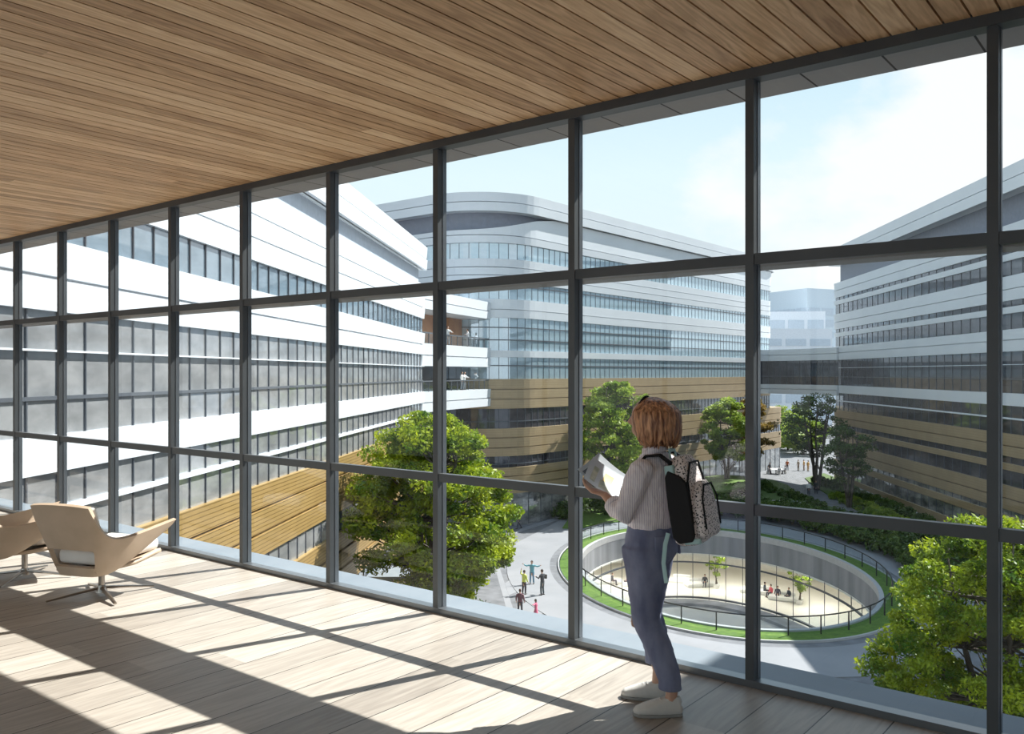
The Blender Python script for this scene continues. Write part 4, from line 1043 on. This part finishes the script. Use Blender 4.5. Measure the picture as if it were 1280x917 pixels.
# jeans
j = MB()
j.tube([V(0, .07, .985), V(0, .07, .955), V(0, .068, .90), V(0, .06, .84), V(0, .07, .79)], [(.135, .108), (.145, .118), (.162, .132), (.165, .138), (.13, .10)], 26, side=(1, 0, 0))
for H_, K_, A_, hm in ((LH, LK, LA_, .135), (RH, RK, RA_, .20)):
    An = A_.copy(); t_ = (K_.z - hm) / (K_.z - A_.z); hem = K_.lerp(A_, t_)
    j.tube([H_ + V(0, 0, .0), H_.lerp(K_, .35) + V(0, -.004, 0), H_.lerp(K_, .8), K_, K_.lerp(hem, .35) + V(0, -.018, 0), hem + V(0, 0, .06), hem], [(.090, .118), (.086, .106), (.072, .083), (.068, .078), (.066, .074), (.055, .062), (.054, .062)], 22, side=(1, 0, 0))
jo = remesh(j.build('jeans', M['denim'], wr, smooth=True), .007, 3)
tx2 = bpy.data.textures.new('creases', 'CLOUDS'); tx2.noise_scale = .07
dm = jo.modifiers.new('folds', 'DISPLACE'); dm.texture = tx2; dm.strength = .014
s = MB(); s.tube([V(0, .07, .962), V(0, .07, 1.0)], [(.143, .117), (.139, .113)], 30, side=(1, 0, 0), cap=False); o = s.build('waistband', M['denim'], wr, smooth=True); q = o.modifiers.new('s', 'SOLIDIFY'); q.thickness = .006
# back pocket and knee rip
def patch(name, mat, c_, nrm, w_, h_, parent, t=.004):
    nrm = Vector(nrm).normalized(); z_ = V(0, 0, 1); x_ = z_.cross(nrm).normalized(); z_ = nrm.cross(x_)
    Rm = Matrix((x_, nrm, z_)).transposed(); m_ = MB(); m_.box(c_, (w_, t, h_), mat=Rm); return bevel(m_.build(name, mat, parent), .004, 2)
patch('back_pocket', M['denim'], (-.095, -.043, .872), (-.62, -.78, 0), .10, .115, jo, .012)
patch('back_pocket', M['denim'], (.095, -.043, .872), (.62, -.78, 0), .10, .115, jo, .012)
m_ = MB(); m_.ball((-.062, .158, .45), (.035, .016, .03), 10, 7); m_.build('knee_rip', M['skin'], jo)
for dz in (-.015, .0, .014):
    m_ = MB(); m_.tube([(-.095, .160, .45 + dz), (-.062, .178, .45 + dz + .003), (-.03, .168, .45 + dz)], .0025, 5); m_.build('thread', M['shoe'], jo)
# shoes
def shoe(A_, ang, name='shoe'):
    r = bpy.data.objects.new(name, None)
    Rz = Matrix.Rotation(ang, 4, 'Z')
    def T(v): q = Rz @ Vector(v); return (q.x + A_.x, q.y + A_.y, v[2])
    m_ = MB(); m_.tube([T((0, -.065, .055)), T((0, -.055, .05)), T((0, 0, .048)), T((0, .06, .042)), T((0, .12, .034)), T((0, .165, .026)), T((0, .185, .02))],
                       [(.022, .03), (.037, .047), (.041, .050), (.045, .043), (.046, .031), (.038, .020), (.015, .008)], 20, side=(cos(ang), sin(ang), 0), sq=.85)
    m_.tube([T((0, -.02, .06)), T((0, -.012, .10))], [(.04, .052), (.037, .045)], 20, side=(cos(ang), sin(ang), 0))
    o = remesh(m_.build('shoe', M['shoe'], wr, smooth=True), .005, 3)
    out = []
    for y_, hw in ((-.07, .022), (-.05, .036), (0, .041), (.06, .047), (.12, .048), (.165, .038), (.188, .015)): out.append((hw, y_))
    pl = [T((hw, y_, 0))[:2] for hw, y_ in out] + [T((-hw, y_, 0))[:2] for hw, y_ in reversed(out)]
    m_ = MB(); m_.prism(pl, 0.0, .016); bevel(m_.build('sole', M['sole'], o), .004, 2)
    for i in range(4):
        m_ = MB(); yy = .045 + i * .02; zz = .092 - i * .008
        m_.tube([T((-.022, yy, zz - .006)), T((0, yy + .004, zz)), T((.022, yy, zz - .006))], .003, 6); m_.build('lace', M['shoe'], o)
    return o
shoe(LA_ + V(0, .02, 0), radians(33)); shoe(RA_ + V(0, .02, 0), radians(20))
# hair: bob built from a cap and many wavy locks
h = MB()
h.ball((0, .06, 1.545), (.098, .112, .108), 24, 16)
h.tube([V(0, .03, 1.56), V(0, .022, 1.50), V(0, .018, 1.44), V(0, .022, 1.40)], [(.098, .098), (.112, .106), (.118, .104), (.100, .088)], 24, side=(1, 0, 0))
# shave the face side: nothing is placed in front of y = .15
rnd = random.Random(4)
hb = remesh(h.build('hair', M['hair'], wr, smooth=True), .008, 2)
bo = None
lk = MB()
for i in range(150):
    th = radians(rnd.uniform(128, 412)) ; th0 = th                # around the head, front left open
    cx_, cy_ = cos(th), sin(th)
    if cy_ > .62: continue
    ph = rnd.uniform(0, 6.28); am = rnd.uniform(.008, .020); zb = 1.395 + rnd.uniform(-.012, .022) + max(0, cy_) * .02
    pts = []; rad = []
    for q in range(9):
        t = q / 8; z = 1.645 + (zb - 1.645) * t ** 1.15
        rr = .018 + .1 * min(1, (t * 2.6)) ** .55 + .012 * sin(pi * t)
        if t > .85: rr -= .022 * (t - .85) / .15
        wv = am * sin(ph + t * 9) * t
        pts.append((cx_ * rr * (1.02) - cy_ * wv, .048 - .022 * t + cy_ * rr * (1.0) + cx_ * wv, z)); rad.append((.0125 if q < 7 else (.009 if q == 7 else .003), .007))
    lk.tube(pts, rad, 6, side=(-cy_, cx_, 0))
lk.build('hair_locks', M['hair'], hb, smooth=True)
m_ = MB(); m_.tube([(.090 * cos(t), .112 - .02 * sin(t), 1.555 + .094 * sin(t)) for t in [radians(-8 + 196 * i / 16) for i in range(17)]], [(.012, .006)] * 17, 8); m_.build('hairband', M['blackf'], wr)

# backpack on her back
bp_ = empty('backpack', (0, 0, 0), label='speckled white and black backpack worn by the woman at the glass', cat='backpack')
bp_.matrix_world = wr.matrix_basis.copy(); bp_.location = (WX, WY, 0); bp_.rotation_euler = (0, 0, WA)
offb = V(.0, -.145, 1.12)
def rbox(mb, c_, d, sq=.55, n=24, taper=.80):
    cx, cy, cz = c_; 
    mb.tube([V(cx, cy, cz - d[2] / 2), V(cx, cy, cz - d[2] / 2 + .02), V(cx, cy, cz), V(cx, cy, cz + d[2] / 2 - .05), V(cx, cy, cz + d[2] / 2)],
            [(d[0] / 2 * .7, d[1] / 2 * .7), (d[0] / 2, d[1] / 2), (d[0] / 2, d[1] / 2), (d[0] / 2 * taper, d[1] / 2 * taper), (d[0] / 2 * .45, d[1] / 2 * .5)], n, side=(1, 0, 0), sq=sq)
TL = Matrix.Rotation(radians(-9), 4, 'X')
def tilt(o):
    o.data.transform(Matrix.Translation(offb) @ TL); return o
m_ = MB(); rbox(m_, (0, 0, 0), (.28, .14, .46)); q = tilt(remesh(m_.build('bag_body', M['speck'], bp_, smooth=True), .008, 3))
m_ = MB(); rbox(m_, (0, -.085, -.055), (.23, .075, .29)); tilt(remesh(m_.build('front_pocket', M['speck'], bp_, smooth=True), .008, 3))
for e_ in (-1, 1):
    prof = [(-.045, -.205), (.03, -.212), (.058, -.18), (.062, -.02), (.055, .13), (.035, .165), (-.03, .125), (-.058, .09), (-.062, -.05), (-.058, -.18)]
    m_ = MB(); nn = len(prof); m_.add([((.122 if t_ == 0 else .146) * e_, y_, z_) for t_ in (0, 1) for y_, z_ in prof], [tuple(range(nn)), tuple(range(2 * nn - 1, nn - 1, -1))] + [(i, (i + 1) % nn, nn + (i + 1) % nn, nn + i) for i in range(nn)])
    bevel(tilt(recalc(m_.build('side_panel', M['blackf'], bp_))), .008, 3)
m_ = MB(); m_.tube([V(-.115, -.052, -.12), V(-.115, -.055, .1), V(-.06, -.06, .19), V(.06, -.06, .19), V(.115, -.055, .1), V(.115, -.052, -.12)], .006, 8); tilt(m_.build('zip', M['blackf'], bp_))
m_ = MB(); m_.tube([V(-.108, -.115, -.15), V(-.108, -.117, .0), V(-.055, -.115, .07), V(.055, -.115, .07), V(.108, -.117, .0), V(.108, -.115, -.15)], .005, 8); tilt(m_.build('zip', M['blackf'], bp_))
m_ = MB(); m_.tube([V(-.04, .05, .22), V(-.035, .05, .265), V(.035, .05, .265), V(.04, .05, .22)], [(.012, .005)] * 4, 8); tilt(m_.build('grab_handle', M['mint'], bp_))
for bc, bd in (((-.112, .03, .165), (.05, .05, .05)), ((-.127, -.04, -.205), (.02, .09, .028))):
    m_ = MB(); m_.box(bc, bd); bevel(tilt(m_.build('mint_trim', M['mint'], bp_)), .008, 2)
for e_ in (-1, 1):
    m_ = MB(); m_.tube([V(.10 * e_, -.105, 1.25), V(.10 * e_, -.082, 1.315), V(.098 * e_, -.025, 1.352), V(.10 * e_, .05, 1.342), V(.105 * e_, .115, 1.27), V(.11 * e_, .135, 1.18), V(.115 * e_, .095, 1.10)],
                       [(.027, .008)] * 6 + [(.02, .006)], 10, side=(1, 0, .0)); m_.build('shoulder_strap', M['blackf'], bp_, smooth=True)
m_ = MB(); m_.tube([V(-.13, -.085, .955), V(-.145, -.075, .90), V(-.14, -.06, .80), V(-.143, -.07, .70)], [(.012, .003)] * 4, 8, side=(0, 1, 0)); m_.build('loose_strap', M['mint'], bp_)

# papers in her hands
def paper(label, c_, rot, w_, l_, seed, prints):
    root = empty('paper_sheet', (WX, WY, 0), WA, label=label, cat='paper')
    Rm = Matrix.Rotation(rot[2], 3, 'Z') @ Matrix.Rotation(rot[1], 3, 'Y') @ Matrix.Rotation(rot[0], 3, 'X')
    n = 8; vs = []
    for t in (0, .0012):
        for i in range(n + 1):
            for j in range(n + 1):
                x = -w_ / 2 + w_ * i / n; y = -l_ / 2 + l_ * j / n; vs.append(Rm @ V(x, y, .018 * (2 * x / w_) ** 2 + .01 * (2 * y / l_) ** 2 + t) + Vector(c_))
    k_ = (n + 1) ** 2
    fs = [(i * (n + 1) + j, (i + 1) * (n + 1) + j, (i + 1) * (n + 1) + j + 1, i * (n + 1) + j + 1) for i in range(n) for j in range(n)]
    m_ = MB(); m_.add(vs, [tuple(reversed(f)) for f in fs] + [tuple(q + k_ for q in f) for f in fs]); m_.build('sheet', M['paper'], root, smooth=True)
    for (x0, y0, x1, y1, mt) in prints:
        vs = []; a = 5
        for i in range(a + 1):
            for j in range(a + 1):
                x = (x0 + (x1 - x0) * i / a - .5) * w_; y = (y0 + (y1 - y0) * j / a - .5) * l_
                vs.append(Rm @ V(x, y, .018 * (2 * x / w_) ** 2 + .01 * (2 * y / l_) ** 2 + .0024) + Vector(c_))
        m_ = MB(); m_.add(vs, [(i * (a + 1) + j, (i + 1) * (a + 1) + j, (i + 1) * (a + 1) + j + 1, i * (a + 1) + j + 1) for i in range(a) for j in range(a)]); m_.build('print', M[mt], root)
paper('front sheet of printed paper held open by the woman', (.0, .345, 1.178), (radians(36), radians(-26), radians(12)), .225, .23, 1, [(.12, .2, .5, .6, 'printg'), (.5, .3, .8, .55, 'printy'), (.2, .72, .8, .86, 'printg')])
paper('rear sheet of printed paper sticking out behind the front one', (.05, .375, 1.195), (radians(38), radians(-20), radians(-8)), .225, .24, 2, [(.1, .78, .7, .9, 'printd'), (.2, .3, .8, .6, 'printg')])

# the upper body leans a little forward over the feet
def lean_mesh(o):
    for c_ in o.children: lean_mesh(c_)
    if o.type == 'MESH':
        for v in o.data.vertices:
            t = min(1, max(0, (v.co.z - .15) / .7)); v.co.y += .045 * t
for rt in [wr, bp_] + [o for o in bpy.data.objects if o.name.startswith('paper_sheet')]: lean_mesh(rt)
